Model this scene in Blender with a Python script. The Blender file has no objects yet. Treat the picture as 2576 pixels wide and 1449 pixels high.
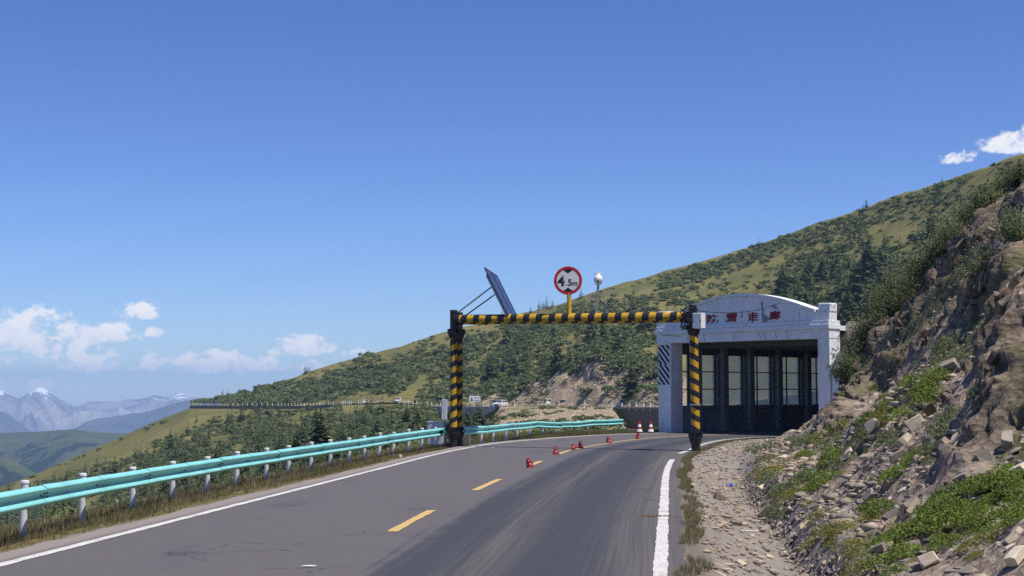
import bpy, bmesh, math, random
import numpy as np
from mathutils import Vector, Matrix

# ------------------------------------------------------------------ camera, light, exposure
SC = bpy.context.scene
COL = SC.collection
F = 3720.0            # focal length in units of a 2576 px wide picture
CX, CY = 1288.0, 724.5
PITCH = math.radians(4.0)
CAMZ = 2.1
cd = bpy.data.cameras.new('camera'); cam = bpy.data.objects.new('camera', cd); COL.objects.link(cam)
cd.sensor_width = 36.0; cd.lens = 36.0 * F / 2576.0
cd.clip_start = 0.1; cd.clip_end = 40000
cam.location = (0, 0, CAMZ); cam.rotation_euler = (math.radians(90) + PITCH, 0, 0)
SC.camera = cam

SUN_EL = math.radians(65.0)
SUN_AZ = math.atan2(0.82, -0.57)        # clockwise from +Y (east of view = +X)
SUND = Vector((math.sin(SUN_AZ) * math.cos(SUN_EL), math.cos(SUN_AZ) * math.cos(SUN_EL), math.sin(SUN_EL)))
sl = bpy.data.lights.new('sun', 'SUN'); sl.energy = 4.0; sl.angle = math.radians(0.53); sl.color = (1.0, 0.955, 0.88)
so = bpy.data.objects.new('sun', sl); COL.objects.link(so)
so.rotation_euler = SUND.to_track_quat('Z', 'Y').to_euler()
SC.view_settings.view_transform = 'Standard'; SC.view_settings.look = 'None'
SC.view_settings.exposure = 0.45; SC.view_settings.gamma = 1.0
SKY_STRENGTH = 0.112
HAZE_DENSITY = 1.1e-4
SC.cycles.volume_bounces = 1
SC.cycles.max_bounces = 6
SC.cycles.use_denoising = False

def at(px, py, Y):
    """the world point that a picture point (2576 wide) shows at depth Y"""
    a = (px - CX) / F; b = (CY - py) / F
    c, s = math.cos(PITCH), math.sin(PITCH)
    dx, dy, dz = a, c - b * s, s + b * c
    k = Y / dy
    return Vector((dx * k, Y, CAMZ + dz * k))

def at_np(px, py, Y):
    a = (px - CX) / F; b = (CY - py) / F
    c, s = math.cos(PITCH), math.sin(PITCH)
    k = Y / (c - b * s)
    return np.stack([a * k, Y + 0 * a, CAMZ + (s + b * c) * k], -1)

def to_px(p):
    p = np.asarray(p, float); c, s = math.cos(PITCH), math.sin(PITCH)
    z = p[..., 2] - CAMZ
    d = p[..., 1] * c + z * s
    u = -p[..., 1] * s + z * c
    return CX + F * p[..., 0] / d, CY - F * u / d, d

# ------------------------------------------------------------------ node helpers
class NT:
    def __init__(self, tree):
        self.t = tree; tree.nodes.clear()
    def n(self, typ, **kw):
        nd = self.t.nodes.new(typ)
        for k, v in kw.items():
            if k == 'ins':
                for name, val in v.items():
                    s = nd.inputs[name]
                    if hasattr(val, 'is_output'): self.t.links.new(val, s)
                    else: s.default_value = val
            else: setattr(nd, k, v)
        return nd
    def m(self, op, a, b=0.0, c=0.0, clamp=False):
        nd = self.t.nodes.new('ShaderNodeMath'); nd.operation = op; nd.use_clamp = clamp
        for i, v in enumerate((a, b, c)):
            if hasattr(v, 'is_output'): self.t.links.new(v, nd.inputs[i])
            else: nd.inputs[i].default_value = v
        return nd.outputs[0]
    def noise(self, vec, scale, detail=4, rough=0.55, dist=0.0):
        nd = self.n('ShaderNodeTexNoise', ins={'Scale': scale, 'Detail': detail, 'Roughness': rough, 'Distortion': dist})
        if vec is not None: self.t.links.new(vec, nd.inputs['Vector'])
        return nd.outputs['Fac']
    def mix(self, f, a, b, mode='MIX'):
        nd = self.t.nodes.new('ShaderNodeMix'); nd.data_type = 'RGBA'; nd.blend_type = mode
        for s, v in ((nd.inputs[0], f), (nd.inputs[6], a), (nd.inputs[7], b)):
            if hasattr(v, 'is_output'): self.t.links.new(v, s)
            elif isinstance(v, (int, float)): s.default_value = v
            else: s.default_value = (*v[:3], 1)
        return nd.outputs[2]
    def step(self, v, lo, hi):
        nd = self.n('ShaderNodeMapRange', interpolation_type='SMOOTHSTEP', ins={'From Min': lo, 'From Max': hi})
        self.t.links.new(v, nd.inputs['Value']); return nd.outputs['Result']
    def ramp(self, v, stops):
        nd = self.t.nodes.new('ShaderNodeValToRGB'); cr = nd.color_ramp
        while len(cr.elements) < len(stops): cr.elements.new(0.5)
        for e, (p, c) in zip(cr.elements, stops): e.position = p; e.color = (*c[:3], 1)
        self.t.links.new(v, nd.inputs[0]); return nd.outputs[0]
    def coord(self, which='Object'):
        return self.n('ShaderNodeTexCoord').outputs[which]
    def scalev(self, vec, s):
        nd = self.n('ShaderNodeMapping'); nd.inputs['Scale'].default_value = s
        self.t.links.new(vec, nd.inputs['Vector']); return nd.outputs[0]

def new_mat(name):
    m = bpy.data.materials.new(name); m.use_nodes = True
    return m, NT(m.node_tree)

def finish(N, color, rough=0.85, bump=None, bump_str=0.3, bump_dist=0.02, metallic=0.0, spec=0.3, transl=None):
    p = N.n('ShaderNodeBsdfPrincipled')
    def put(s, v):
        if hasattr(v, 'is_output'): N.t.links.new(v, p.inputs[s])
        elif isinstance(v, (tuple, list)): p.inputs[s].default_value = (*v[:3], 1)
        else: p.inputs[s].default_value = v
    put('Base Color', color); put('Roughness', rough); put('Metallic', metallic); put('Specular IOR Level', spec)
    if bump is not None:
        b = N.n('ShaderNodeBump', ins={'Strength': bump_str, 'Distance': bump_dist}); N.t.links.new(bump, b.inputs['Height'])
        N.t.links.new(b.outputs[0], p.inputs['Normal'])
    out = N.n('ShaderNodeOutputMaterial')
    sh = p.outputs[0]
    if transl is not None:
        tr = N.n('ShaderNodeBsdfTranslucent')
        if hasattr(color, 'is_output'): N.t.links.new(color, tr.inputs[0])
        else: tr.inputs[0].default_value = (*color[:3], 1)
        mx = N.n('ShaderNodeMixShader', ins={0: transl}); N.t.links.new(sh, mx.inputs[1]); N.t.links.new(tr.outputs[0], mx.inputs[2]); sh = mx.outputs[0]
    N.t.links.new(sh, out.inputs[0])

def simple(name, col, rough=0.6, var=0.15, scale=6.0, metallic=0.0, spec=0.3, bump=0.0, dirt=None, dirt_amt=0.5, coord='Object'):
    m, N = new_mat(name)
    v = N.coord(coord)
    f = N.noise(v, scale, 5, 0.6)
    lo = tuple(c * (1 - var) for c in col); hi = tuple(min(1, c * (1 + var)) for c in col)
    c = N.ramp(f, [(0.3, lo), (0.7, hi)])
    if dirt:
        g = N.noise(v, scale * 0.37, 6, 0.7)
        c = N.mix(N.m('MULTIPLY', N.step(g, 0.5, 0.72), dirt_amt), c, dirt)
    finish(N, c, rough, f if bump else None, bump, 0.02, metallic, spec)
    return m

def foliage(name, a, b, transl=0.25, objvar=0.5):
    """leaf material: tone varies leaf by leaf and plant by plant"""
    m, N = new_mat(name)
    g = N.n('ShaderNodeNewGeometry').outputs['Random Per Island']
    oi = N.n('ShaderNodeObjectInfo').outputs['Random']
    f = N.m('ADD', N.m('MULTIPLY', g, 1 - objvar), N.m('MULTIPLY', oi, objvar))
    c = N.ramp(f, [(0.1, a), (0.9, b)])
    finish(N, c, 0.6, None, spec=0.2, transl=transl)
    return m

# ------------------------------------------------------------------ mesh helpers
def link(name, me, mat=None, parent=None, smooth=False):
    o = bpy.data.objects.new(name, me); COL.objects.link(o)
    if mat is not None:
        for k in (mat if isinstance(mat, (list, tuple)) else [mat]): me.materials.append(k)
    if parent is not None: o.parent = parent
    if smooth: me.polygons.foreach_set('use_smooth', [True] * len(me.polygons))
    return o

def np_mesh(name, V, Fc):
    """V (n,3), Fc list of int arrays (m,k)"""
    me = bpy.data.meshes.new(name)
    V = np.asarray(V, np.float32)
    if not isinstance(Fc, list): Fc = [Fc]
    Fc = [np.asarray(f, np.int32) for f in Fc if len(f)]
    nl = sum(f.size for f in Fc); npoly = sum(len(f) for f in Fc)
    me.vertices.add(len(V)); me.vertices.foreach_set('co', V.ravel())
    me.loops.add(nl); me.polygons.add(npoly)
    me.loops.foreach_set('vertex_index', np.concatenate([f.ravel() for f in Fc]))
    tot = np.concatenate([np.full(len(f), f.shape[1]) for f in Fc]).astype(np.int32)
    st = np.concatenate([[0], np.cumsum(tot)[:-1]]).astype(np.int32)
    me.polygons.foreach_set('loop_start', st); me.polygons.foreach_set('loop_total', tot)
    me.update(calc_edges=True); me.validate()
    return me

def grid_faces(nr, nc):
    i = np.arange(nr - 1)[:, None] * nc + np.arange(nc - 1)[None, :]
    return np.stack([i, i + 1, i + nc + 1, i + nc], -1).reshape(-1, 4)

def attr(me, name, vals):
    a = me.attributes.new(name, 'FLOAT', 'POINT'); a.data.foreach_set('value', np.asarray(vals, np.float32).ravel())

class BM:
    """collects shapes into one mesh"""
    def __init__(self): self.v = []; self.f = []
    def add(self, V, Fs):
        k = len(self.v); self.v += [tuple(p) for p in V]; self.f += [tuple(i + k for i in f) for f in Fs]; return self
    def box(self, c, s, rot=None, bev=0.0):
        bm = bmesh.new(); bmesh.ops.create_cube(bm, size=1.0)
        for v in bm.verts: v.co = Vector((v.co.x * s[0], v.co.y * s[1], v.co.z * s[2]))
        if bev > 0: bmesh.ops.bevel(bm, geom=bm.edges[:], offset=bev, segments=2, affect='EDGES', profile=0.5)
        M = (rot if rot is not None else Matrix.Identity(3))
        bm.verts.index_update()
        V = [M @ v.co + Vector(c) for v in bm.verts]; Fs = [[v.index for v in f.verts] for f in bm.faces]; bm.free()
        return self.add(V, Fs)
    def tube(self, pts, r, n=12, caps=True):
        pts = [Vector(p) for p in pts]; V = []; Fs = []
        rr = r if isinstance(r, (list, tuple)) else [r] * len(pts)
        up0 = None
        for i, p in enumerate(pts):
            d = (pts[min(i + 1, len(pts) - 1)] - pts[max(i - 1, 0)]).normalized()
            if up0 is None: up0 = Vector((0, 0, 1)) if abs(d.z) < 0.9 else Vector((1, 0, 0))
            s = d.cross(up0).normalized(); u = s.cross(d).normalized(); up0 = u
            for k in range(n):
                a = 2 * math.pi * k / n; V.append(p + (s * math.cos(a) + u * math.sin(a)) * rr[i])
        for i in range(len(pts) - 1):
            for k in range(n):
                Fs.append((i * n + k, i * n + (k + 1) % n, (i + 1) * n + (k + 1) % n, (i + 1) * n + k))
        if caps: Fs.append(tuple(range(n - 1, -1, -1))); Fs.append(tuple((len(pts) - 1) * n + k for k in range(n)))
        return self.add(V, Fs)
    def lathe(self, prof, n=24, o=(0, 0, 0)):
        V = []; Fs = []; o = Vector(o)
        for (r, z) in prof:
            for k in range(n):
                a = 2 * math.pi * k / n; V.append(o + Vector((r * math.cos(a), r * math.sin(a), z)))
        for i in range(len(prof) - 1):
            for k in range(n): Fs.append((i * n + k, i * n + (k + 1) % n, (i + 1) * n + (k + 1) % n, (i + 1) * n + k))
        Fs.append(tuple(range(n - 1, -1, -1))); Fs.append(tuple((len(prof) - 1) * n + k for k in range(n)))
        return self.add(V, Fs)
    def prism(self, poly, t0, t1, fn):
        """extrudes a 2D polygon (counter-clockwise) from t0 to t1; fn(x, y, t) places it"""
        n = len(poly); V = [fn(x, y, t0) for x, y in poly] + [fn(x, y, t1) for x, y in poly]
        Fs = [tuple(range(n - 1, -1, -1)), tuple(range(n, 2 * n))] + [(i, (i + 1) % n, n + (i + 1) % n, n + i) for i in range(n)]
        return self.add(V, Fs)
    def make(self, name, mat, parent=None, smooth=False, auto=None):
        me = bpy.data.meshes.new(name); me.from_pydata(self.v, [], self.f); me.update()
        bm = bmesh.new(); bm.from_mesh(me); bmesh.ops.recalc_face_normals(bm, faces=bm.faces[:])
        if auto:
            for f in bm.faces: f.smooth = True
            for e in bm.edges:
                if len(e.link_faces) == 2 and e.calc_face_angle(0) > math.radians(auto): e.smooth = False
        bm.to_mesh(me); bm.free()
        return link(name, me, mat, parent, smooth)

def tag(o, label=None, cat=None, group=None, kind=None):
    if label: o['label'] = label
    if cat: o['category'] = cat
    if group: o['group'] = group
    if kind: o['kind'] = kind
    return o
def thing(name, label, cat, loc=(0, 0, 0), rotz=0.0, group=None):
    o = bpy.data.objects.new(name, None); COL.objects.link(o); o.empty_display_size = 0.2
    o.location = loc; o.rotation_euler = (0, 0, rotz)
    return tag(o, label, cat, group)
KIDS = {}
def dup(root, loc, rotz=0.0, scale=1.0, label=None, group=None, rot=None):
    r = root.copy(); COL.objects.link(r); r.location = loc; r.rotation_euler = rot if rot is not None else (0, 0, rotz)
    r.scale = (scale, scale, scale) if not isinstance(scale, tuple) else scale
    if label: r['label'] = label
    if group: r['group'] = group
    if root.name not in KIDS: KIDS[root.name] = [(c, list(c.children)) for c in root.children]
    for ch, gs in KIDS[root.name]:
        c = ch.copy(); COL.objects.link(c); c.parent = r
        for g in gs:
            d = g.copy(); COL.objects.link(d); d.parent = c
    return r

# ------------------------------------------------------------------ noise
RNG = np.random.default_rng(7); random.seed(7)
def _hash(ix, iy, iz, seed):
    h = (ix.astype(np.uint32) * np.uint32(374761393) + iy.astype(np.uint32) * np.uint32(668265263)
         + iz.astype(np.uint32) * np.uint32(2147483647 - 1274126177) + np.uint32((seed * 974711) % 2**32))
    h = (h ^ (h >> np.uint32(13))) * np.uint32(1274126177)
    h = (h ^ (h >> np.uint32(15))) * np.uint32(2246822519)
    return ((h ^ (h >> np.uint32(16))) & np.uint32(0xffffff)).astype(np.float64) / 16777215.0
def vnoise(x, y, z=None, seed=0):
    x = np.asarray(x, float); y = np.asarray(y, float); z = np.zeros_like(x) if z is None else np.asarray(z, float)
    xi, yi, zi = (np.floor(a).astype(np.int64) for a in (x, y, z))
    u, v, w = x - xi, y - yi, z - zi
    u, v, w = (a * a * a * (a * (a * 6 - 15) + 10) for a in (u, v, w))
    r = 0
    for a in (0, 1):
        for b in (0, 1):
            for c in (0, 1):
                r = r + _hash(xi + a, yi + b, zi + c, seed) * (u if a else 1 - u) * (v if b else 1 - v) * (w if c else 1 - w)
    return r * 2 - 1
def fbm(x, y, z=None, o=5, seed=0, gain=0.5, ridged=False):
    s = 0; a = 1.0; t = 0; f = 1.0
    for k in range(o):
        n = vnoise(np.asarray(x) * f, np.asarray(y) * f, None if z is None else np.asarray(z) * f, seed + k)
        if ridged: n = 1 - 2 * np.abs(n)
        s = s + a * n; t += a; a *= gain; f *= 2.03
    return s / t
def worley(x, y, z, seed=0):
    """distance to the nearest scattered point and that point's random value"""
    x, y, z = (np.asarray(a, float) for a in (x, y, z)); xi, yi, zi = (np.floor(a).astype(np.int64) for a in (x, y, z))
    best = np.full(x.shape, 9.0); val = np.zeros(x.shape)
    for a in (-1, 0, 1):
        for b in (-1, 0, 1):
            for c in (-1, 0, 1):
                i, j, k = xi + a, yi + b, zi + c
                d = (i + _hash(i, j, k, seed) - x) ** 2 + (j + _hash(i, j, k, seed + 1) - y) ** 2 + (k + _hash(i, j, k, seed + 2) - z) ** 2
                m = d < best; best = np.where(m, d, best); val = np.where(m, _hash(i, j, k, seed + 3), val)
    return np.sqrt(best), val * 2 - 1
def sm(x, a, b):
    t = np.clip((np.asarray(x, float) - a) / (b - a), 0, 1); return t * t * (3 - 2 * t)

# ------------------------------------------------------------------ the sky
w = bpy.data.worlds.new('World'); SC.world = w; w.use_nodes = True
def build_sky():
    N = NT(w.node_tree)
    sky = N.n('ShaderNodeTexSky', sky_type='NISHITA', sun_disc=False, sun_elevation=SUN_EL, sun_rotation=SUN_AZ,
              altitude=3600.0, air_density=1.15, dust_density=0.25, ozone_density=3.2)
    # clouds: soft heaps at given bearings (azimuth, elevation), their edges broken by noise
    d = N.coord('Generated')
    sep = N.n('ShaderNodeSeparateXYZ'); N.t.links.new(d, sep.inputs[0])
    az = N.m('ARCTAN2', sep.outputs[0], sep.outputs[1]); el = N.m('ARCSINE', sep.outputs[2])
    cv = N.n('ShaderNodeCombineXYZ'); N.t.links.new(az, cv.inputs[0]); N.t.links.new(N.m('MULTIPLY', el, 1.25), cv.inputs[1])
    cvs = cv.outputs[0]
    n1 = N.noise(cvs, 52.0, 9, 0.60, 0.3)
    n2 = N.noise(cvs, 170.0, 6, 0.62, 0.2)
    cl = [(30, 852, 120, 44, 1.0), (215, 845, 95, 34, 1.0), (20, 815, 60, 26, .75), (110, 872, 110, 24, .65), (290, 828, 50, 15, .75),
          (120, 795, 45, 26, .42), (352, 787, 44, 24, .72), (388, 838, 20, 13, .55), (60, 908, 130, 18, .6), (180, 905, 60, 20, .72), (245, 920, 90, 26, .72),
          (280, 895, 32, 24, .6), (470, 916, 60, 26, .9), (585, 918, 95, 30, 1.15), (380, 915, 55, 22, .5), (770, 872, 62, 30, 1.25), (710, 887, 28, 12, .6),
          (760, 927, 55, 16, .62), (890, 890, 24, 14, .5), (105, 970, 36, 14, .75), (190, 1000, 42, 22, .75), (488, 1000, 24, 14, .62), (530, 1004, 30, 10, .6),
          (0, 975, 30, 14, .55), (2535, 366, 56, 30, 1.0), (2410, 398, 50, 13, .42), (2590, 350, 50, 26, .9)]
    best = None; vert = None
    for (px, py, rx, ry, s) in cl:
        p = at(px, py, 1000.0) - Vector((0, 0, CAMZ)); p.normalize()
        a0 = math.atan2(p.x, p.y); e0 = math.asin(p.z)
        u = N.m('MULTIPLY', N.m('SUBTRACT', az, a0), F / rx); v = N.m('MULTIPLY', N.m('SUBTRACT', el, e0), F / ry)
        vneg = N.m('MULTIPLY', N.m('MINIMUM', v, 0.0), 1.6); v2 = N.m('ADD', N.m('MAXIMUM', v, 0.0), vneg)
        r2 = N.m('ADD', N.m('MULTIPLY', u, u), N.m('MULTIPLY', v2, v2))
        b = N.m('MULTIPLY', N.m('SUBTRACT', 1.0, N.m('MULTIPLY', r2, 0.55)), s)
        best = b if best is None else N.m('MAXIMUM', best, b)
        g = N.m('MULTIPLY', N.m('MAXIMUM', N.m('SUBTRACT', 1.0, N.m('MULTIPLY', r2, 0.4)), 0.0), v)
        vert = g if vert is None else N.m('ADD', vert, g)
    dens = N.m('ADD', N.m('ADD', best, N.m('MULTIPLY', N.m('SUBTRACT', n1, 0.5), 3.6)), N.m('MULTIPLY', N.m('SUBTRACT', n2, 0.5), 1.3))
    fac = N.m('MULTIPLY', N.m('POWER', N.step(dens, 0.05, 0.80), 1.1), 0.94)
    br = N.m('ADD', N.m('MULTIPLY', vert, 0.28), N.m('ADD', N.m('MULTIPLY', N.m('SUBTRACT', n1, 0.42), 2.2), N.m('MULTIPLY', N.m('SUBTRACT', n2, 0.5), 1.0)))
    ccol = N.mix(N.step(br, -0.6, 0.55), (4.0, 4.6, 5.9), (6.4, 6.4, 6.6))  # cloud shading put into the colour: pale sunlit tops, bluer shaded undersides
    hs = N.n('ShaderNodeHueSaturation', ins={'Hue': 0.519, 'Saturation': 1.15, 'Value': 1.0}); N.t.links.new(sky.outputs[0], hs.inputs['Color'])
    fade = N.m('MULTIPLY', fac, N.step(el, -0.01, 0.012))
    tint = N.mix(N.step(el, -0.01, 0.13), (.60, .645, .76), (.69, .80, .87))
    skyc = N.mix(1.0, hs.outputs[0], tint, 'MULTIPLY')
    c = N.mix(fade, skyc, ccol)
    bg = N.n('ShaderNodeBackground', ins={'Strength': SKY_STRENGTH}); N.t.links.new(c, bg.inputs[0])
    out = N.n('ShaderNodeOutputWorld'); N.t.links.new(bg.outputs[0], out.inputs[0])
build_sky()
# ------------------------------------------------------------------ the road's course
UX = np.array([0.674, -0.739]); AX = np.array([0.739, 0.674])       # gallery: across and along
PORT = np.array([7.6, 77.0])                                        # left front corner of the gallery
def gal(u, a): return PORT + UX * u + AX * a
RT = [((-9.3, -9), (-5.05, -9), (-1.05, -9)), ((-8.28, 0), (-4.1, 0), (-.1, 0)), ((-7.2, 9), (-3.15, 9), (.85, 9)), ((-6.22, 18), (-2.2, 18), (1.79, 18)), ((-5.22, 26.7), (-1.38, 26.7), (2.72, 26.7)),
      ((-3.72, 39.5), (.18, 39.5), (4.1, 39.4)), ((-2.45, 50.3), (1.55, 49.9), (5.4, 48.9)), ((-1.45, 56.4), (2.4, 54.5), (6.3, 53.0)),
      ((-.3, 61.3), (3.77, 59.9), (7.55, 58.9)), ((2.3, 67.7), (5.63, 65.6), (9.1, 64.2)), ((5.0, 72.4), (8.0, 69.8), (11.0, 67.9)),
      (tuple(gal(1.2, 0)), tuple(gal(5.2, 0)), tuple(gal(9.3, 0))), (tuple(gal(1.2, 12)), tuple(gal(5.2, 12)), tuple(gal(9.3, 12))),
      (tuple(gal(1.2, 32)), tuple(gal(5.2, 32)), tuple(gal(9.3, 32))), (tuple(gal(1.2, 52)), tuple(gal(5.2, 52)), tuple(gal(9.3, 52)))]
RT = np.array(RT)                                                   # (k, 3, 2)
def catmull(P, n):
    P = np.asarray(P, float); out = []
    for i in range(1, len(P) - 2):
        for t in np.linspace(0, 1, n, endpoint=False):
            out.append(0.5 * (2 * P[i] + (P[i + 1] - P[i - 1]) * t + (2 * P[i - 1] - 5 * P[i] + 4 * P[i + 1] - P[i + 2]) * t * t
                              + (3 * P[i] - P[i - 1] - 3 * P[i + 1] + P[i + 2]) * t ** 3))
    out.append(P[-2]); return np.array(out)
RTS = catmull(RT, 12)
LINE_L, LINE_C, LINE_R = RTS[:, 0], RTS[:, 1], RTS[:, 2]
def arclen(P): return np.concatenate([[0], np.cumsum(np.linalg.norm(np.diff(P, axis=0), axis=1))])
def normals(P):
    t = np.gradient(P, axis=0); t /= np.linalg.norm(t, axis=1)[:, None]
    return np.stack([t[:, 1], -t[:, 0]], 1)                         # to the right
def side_dist(x, y, P):
    """distance from polyline P, positive to its right"""
    best = np.full(x.shape, 1e9); sg = np.ones(x.shape)
    for a, b in zip(P[:-1], P[1:]):
        d = b - a; L = (d ** 2).sum()
        t = np.clip(((x - a[0]) * d[0] + (y - a[1]) * d[1]) / L, 0, 1)
        q = np.hypot(x - a[0] - t * d[0], y - a[1] - t * d[1])
        c = (x - a[0]) * d[1] - (y - a[1]) * d[0]
        k = q < best; best = np.where(k, q, best); sg = np.where(k, np.where(c >= 0, 1, -1), sg)
    return best * sg

# ------------------------------------------------------------------ near ground: verge, ditch, cut slope
KW = [-50, 0, .35, .62, 1.1, 1.9, 2.1, 2.55, 3.2, 4.2, 5.5, 7, 9, 11, 13, 16, 22, 40]
KZ = [-.06, -.03, -.04, -.08, -.3, -.62, -.6, .0, .27, .95, 2.0, 3.5, 5.6, 8.0, 10.7, 13.4, 16.3, 21]
KW2 = [-50, 0, 1.5, 2.6, 3.6, 4.6, 6, 7.5, 9.5, 12, 16, 22, 40]
KZ2 = [-.06, -.05, -.06, .12, .55, 1.25, 2.6, 4.1, 6.2, 9.3, 13.2, 16.3, 21]
def near_z(x, y, detail=True):
    x = np.asarray(x, float); y = np.asarray(y, float)
    wr = side_dist(x, y, LINE_R); wl = -side_dist(x, y, LINE_L)
    wob = vnoise(x * .35, y * .35, seed=3) * .5 + vnoise(x * .13, y * .13, seed=4) * .8
    wr2 = wr + wob * sm(wr, 2.6, 5)
    za = np.interp(wr2, KW, KZ); zb = np.interp(wr2, KW2, KZ2)
    z = za + (zb - za) * sm(y - 1.0 * np.maximum(wr - 3, 0) * 0, 43, 50)
    ph = 2.2 * vnoise(x * .12, y * .10, seed=13) + .9 * vnoise(x * .4, y * .35, seed=14) + y * .10
    z = z + .16 * np.sin(z * 2 * math.pi / 2.7 + ph * 2.6) * sm(wr, 3.0, 5.0)
    gu = (x - PORT[0]) * UX[0] + (y - PORT[1]) * UX[1]; gav = (x - PORT[0]) * AX[0] + (y - PORT[1]) * AX[1]
    z = np.maximum(z, np.where(gav > .3, 5.4 * sm(gav, .25, 1.5) * sm(gu, 9.95, 10.5) + .35 * np.maximum(gu - 11, 0) * sm(gav, .5, 3.6), -99))   # hillside banked against the gallery
    zl = np.interp(wl, [0, .8, 1.3, 2.1, 3.0, 4.5, 8, 20, 45, 70], [-.03, -.05, -.1, -.2, -.7, -1.9, -4.2, -9.5, -17, -22])
    zl = zl + (np.interp(wl, [0, 1, 3, 6, 20, 60], [-.03, -.06, -.2, -.7, -4.5, -14]) - zl) * sm(y, 55, 66)
    z = np.where(wl > 0, zl, z)
    return z, wr, wl
GX = np.arange(-30, 47, .12); GY = np.arange(3, 97, .12); GZ = None
def near_fast(x, y):
    global GZ
    if GZ is None: GZ = near_z(*np.meshgrid(GX, GY))[0].astype(np.float32)
    i = np.clip((np.asarray(x) - GX[0]) / .12, 0, len(GX) - 1.001); j = np.clip((np.asarray(y) - GY[0]) / .12, 0, len(GY) - 1.001)
    a, b = i.astype(int), j.astype(int); u, v = i - a, j - b
    return (GZ[b, a] * (1 - u) + GZ[b, a + 1] * u) * (1 - v) + (GZ[b + 1, a] * (1 - u) + GZ[b + 1, a + 1] * u) * v
def near_zs(x, y): return float(near_fast(np.array([x]), np.array([y]))[0])

def hit(px, py, y0=8.0, y1=95.0):
    Ys = np.linspace(y0, y1, 700); P = at_np(np.full(700, px), np.full(700, py), Ys); z = near_fast(P[:, 0], P[:, 1]); k = np.argmax(P[:, 2] < z)
    return Vector((P[k, 0], P[k, 1], z[k])) if P[k, 2] < z[k] else None
RIBS = [[(2405, 1240), (2450, 1150), (2500, 1020), (2576, 860), (2640, 760)], [(2105, 1075), (2165, 1010), (2210, 940), (2262, 895)], [(2120, 975), (2150, 925), (2235, 850), (2330, 722), (2420, 640), (2500, 580), (2576, 520), (2650, 470)], [(2330, 870), (2400, 790), (2480, 730), (2576, 660)]]
def rib_mask(X, Y):
    m = np.zeros(X.shape)
    for k, pl in enumerate(RIBS):
        pts = [hit(*p) for p in pl]; P = np.array([p[:2] for p in pts if p is not None])
        if len(P) < 2: continue
        d = np.abs(side_dist(X, Y, P)) + .45 * vnoise(X * .9, Y * .9, seed=140 + k); m = np.maximum(m, np.exp(-(np.maximum(d, 0) / (.55, .5, .7, .5)[k]) ** 2) * (.8, .8, 1, .6)[k])
    return m
def build_near():
    # the cut slope on the right
    xs = np.concatenate([np.arange(-1.5, 12, .085), np.arange(12, 20, .13), np.arange(20, 46, .4)]); ys = np.concatenate([np.arange(8, 34, .09), np.arange(34, 64, .15), np.arange(64, 92, .4)])
    X, Y = np.meshgrid(xs, ys)
    Z, wr, wl = near_z(X, Y)
    rock = sm(wr, 2.8, 5.5)
    along = Y * .995 + X * .105
    # tilted strata: ribs that run up the slope, blocky steps
    q = X * .80 - Z * .45 + Y * .42
    rib = fbm(q * .42, along * .16 + Z * .1, Z * .25, 5, 11, .55, True)
    crag = fbm(X * .28, Y * .28, Z * .28, 6, 31, .56, True)
    fine = fbm(X * 1.6, Y * 1.6, Z * 1.6, 4, 17)
    ribm = rib_mask(X, Y)
    cliff = np.clip(ribm + .55 * sm(vnoise(X * .3 + 3.1, Y * .25, Z * .2, 23), .25, .6) * sm(Z, 1.0, 3.0), 0, 1)
    a1, a2, a3 = X * .80 + Z * .60, Z * .80 - X * .60, along
    w1, v1 = worley(a1 * .9, a2 * 1.9, a3 * .7, 401); w2, v2 = worley(a1 * 2.2, a2 * 4.0, a3 * 1.7, 411); w3, v3 = worley(X * 3.2, Y * 3.2, Z * 3.2, 421)
    disp = rock * (.10 + .25 * cliff) * (rib * .5 + crag * .7) + rock * fine * .10 + (1 - rock) * fine * .03 * sm(wr, .3, 1.0)
    disp = disp + rock * (.28 * ribm + cliff * (.10 * v1 + .16 * v2) + (1 - cliff) * (.03 * v1 + .05 * v2) + (.05 + .05 * cliff) * v3) + (1 - rock) * .035 * v3 * sm(wr, .6, 1.2)
    nx, nz = -.72, .70
    V = np.stack([X + disp * nx * 1.1, Y + disp * -.15, Z + disp * nz], -1).reshape(-1, 3)
    keep = (wr > -.25) | (wr > -1e9) & (wl < -30)
    fc = grid_faces(len(ys), len(xs)); kk = (wr > .10).ravel()
    fc = fc[kk[fc].all(1)]
    me = np_mesh('cut_slope', V, fc)
    veg = sm(fbm(X * .33, Y * .33, None, 4, 41) + .12 * rock, -.02, .22) * sm(wr, 2.3, 2.9) * (1 - .75 * cliff)
    attr(me, 'rock', (cliff * rock).ravel()); attr(me, 'veg', veg.ravel()); attr(me, 'lat', wr.ravel())
    o = link('cut_slope', me, MAT['scree'], smooth=False); tag(o, kind='structure'); o['label'] = 'stony earth bank with rock ribs rising from the ditch right of the road'
    # ground beneath the road, verge and drop on the left
    xs = np.arange(-70, 46, .5); ys = np.arange(-8, 150, .5)
    X, Y = np.meshgrid(xs, ys); Z, wr, wl = near_z(X, Y)
    Z = np.where(wr > -1.0, Z - .35 - .3 * sm(wr, 0, 3), Z)
    Z = np.where((wr <= -1.0) & (wl < -.0), -.12, Z)
    far = sm(Y, 92, 130); Z = Z - far * 6
    Z = Z + (fbm(X * .5, Y * .5, None, 4, 5) * .10 + fbm(X * .1, Y * .1, None, 3, 6) * 1.0 * sm(wl, 3, 9)) * sm(wl, .7, 1.6)
    me = np_mesh('ground', np.stack([X, Y, Z], -1).reshape(-1, 3), grid_faces(len(ys), len(xs)))
    attr(me, 'lat', wl.ravel())
    o = link('ground', me, MAT['verge']); tag(o, kind='structure')

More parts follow.
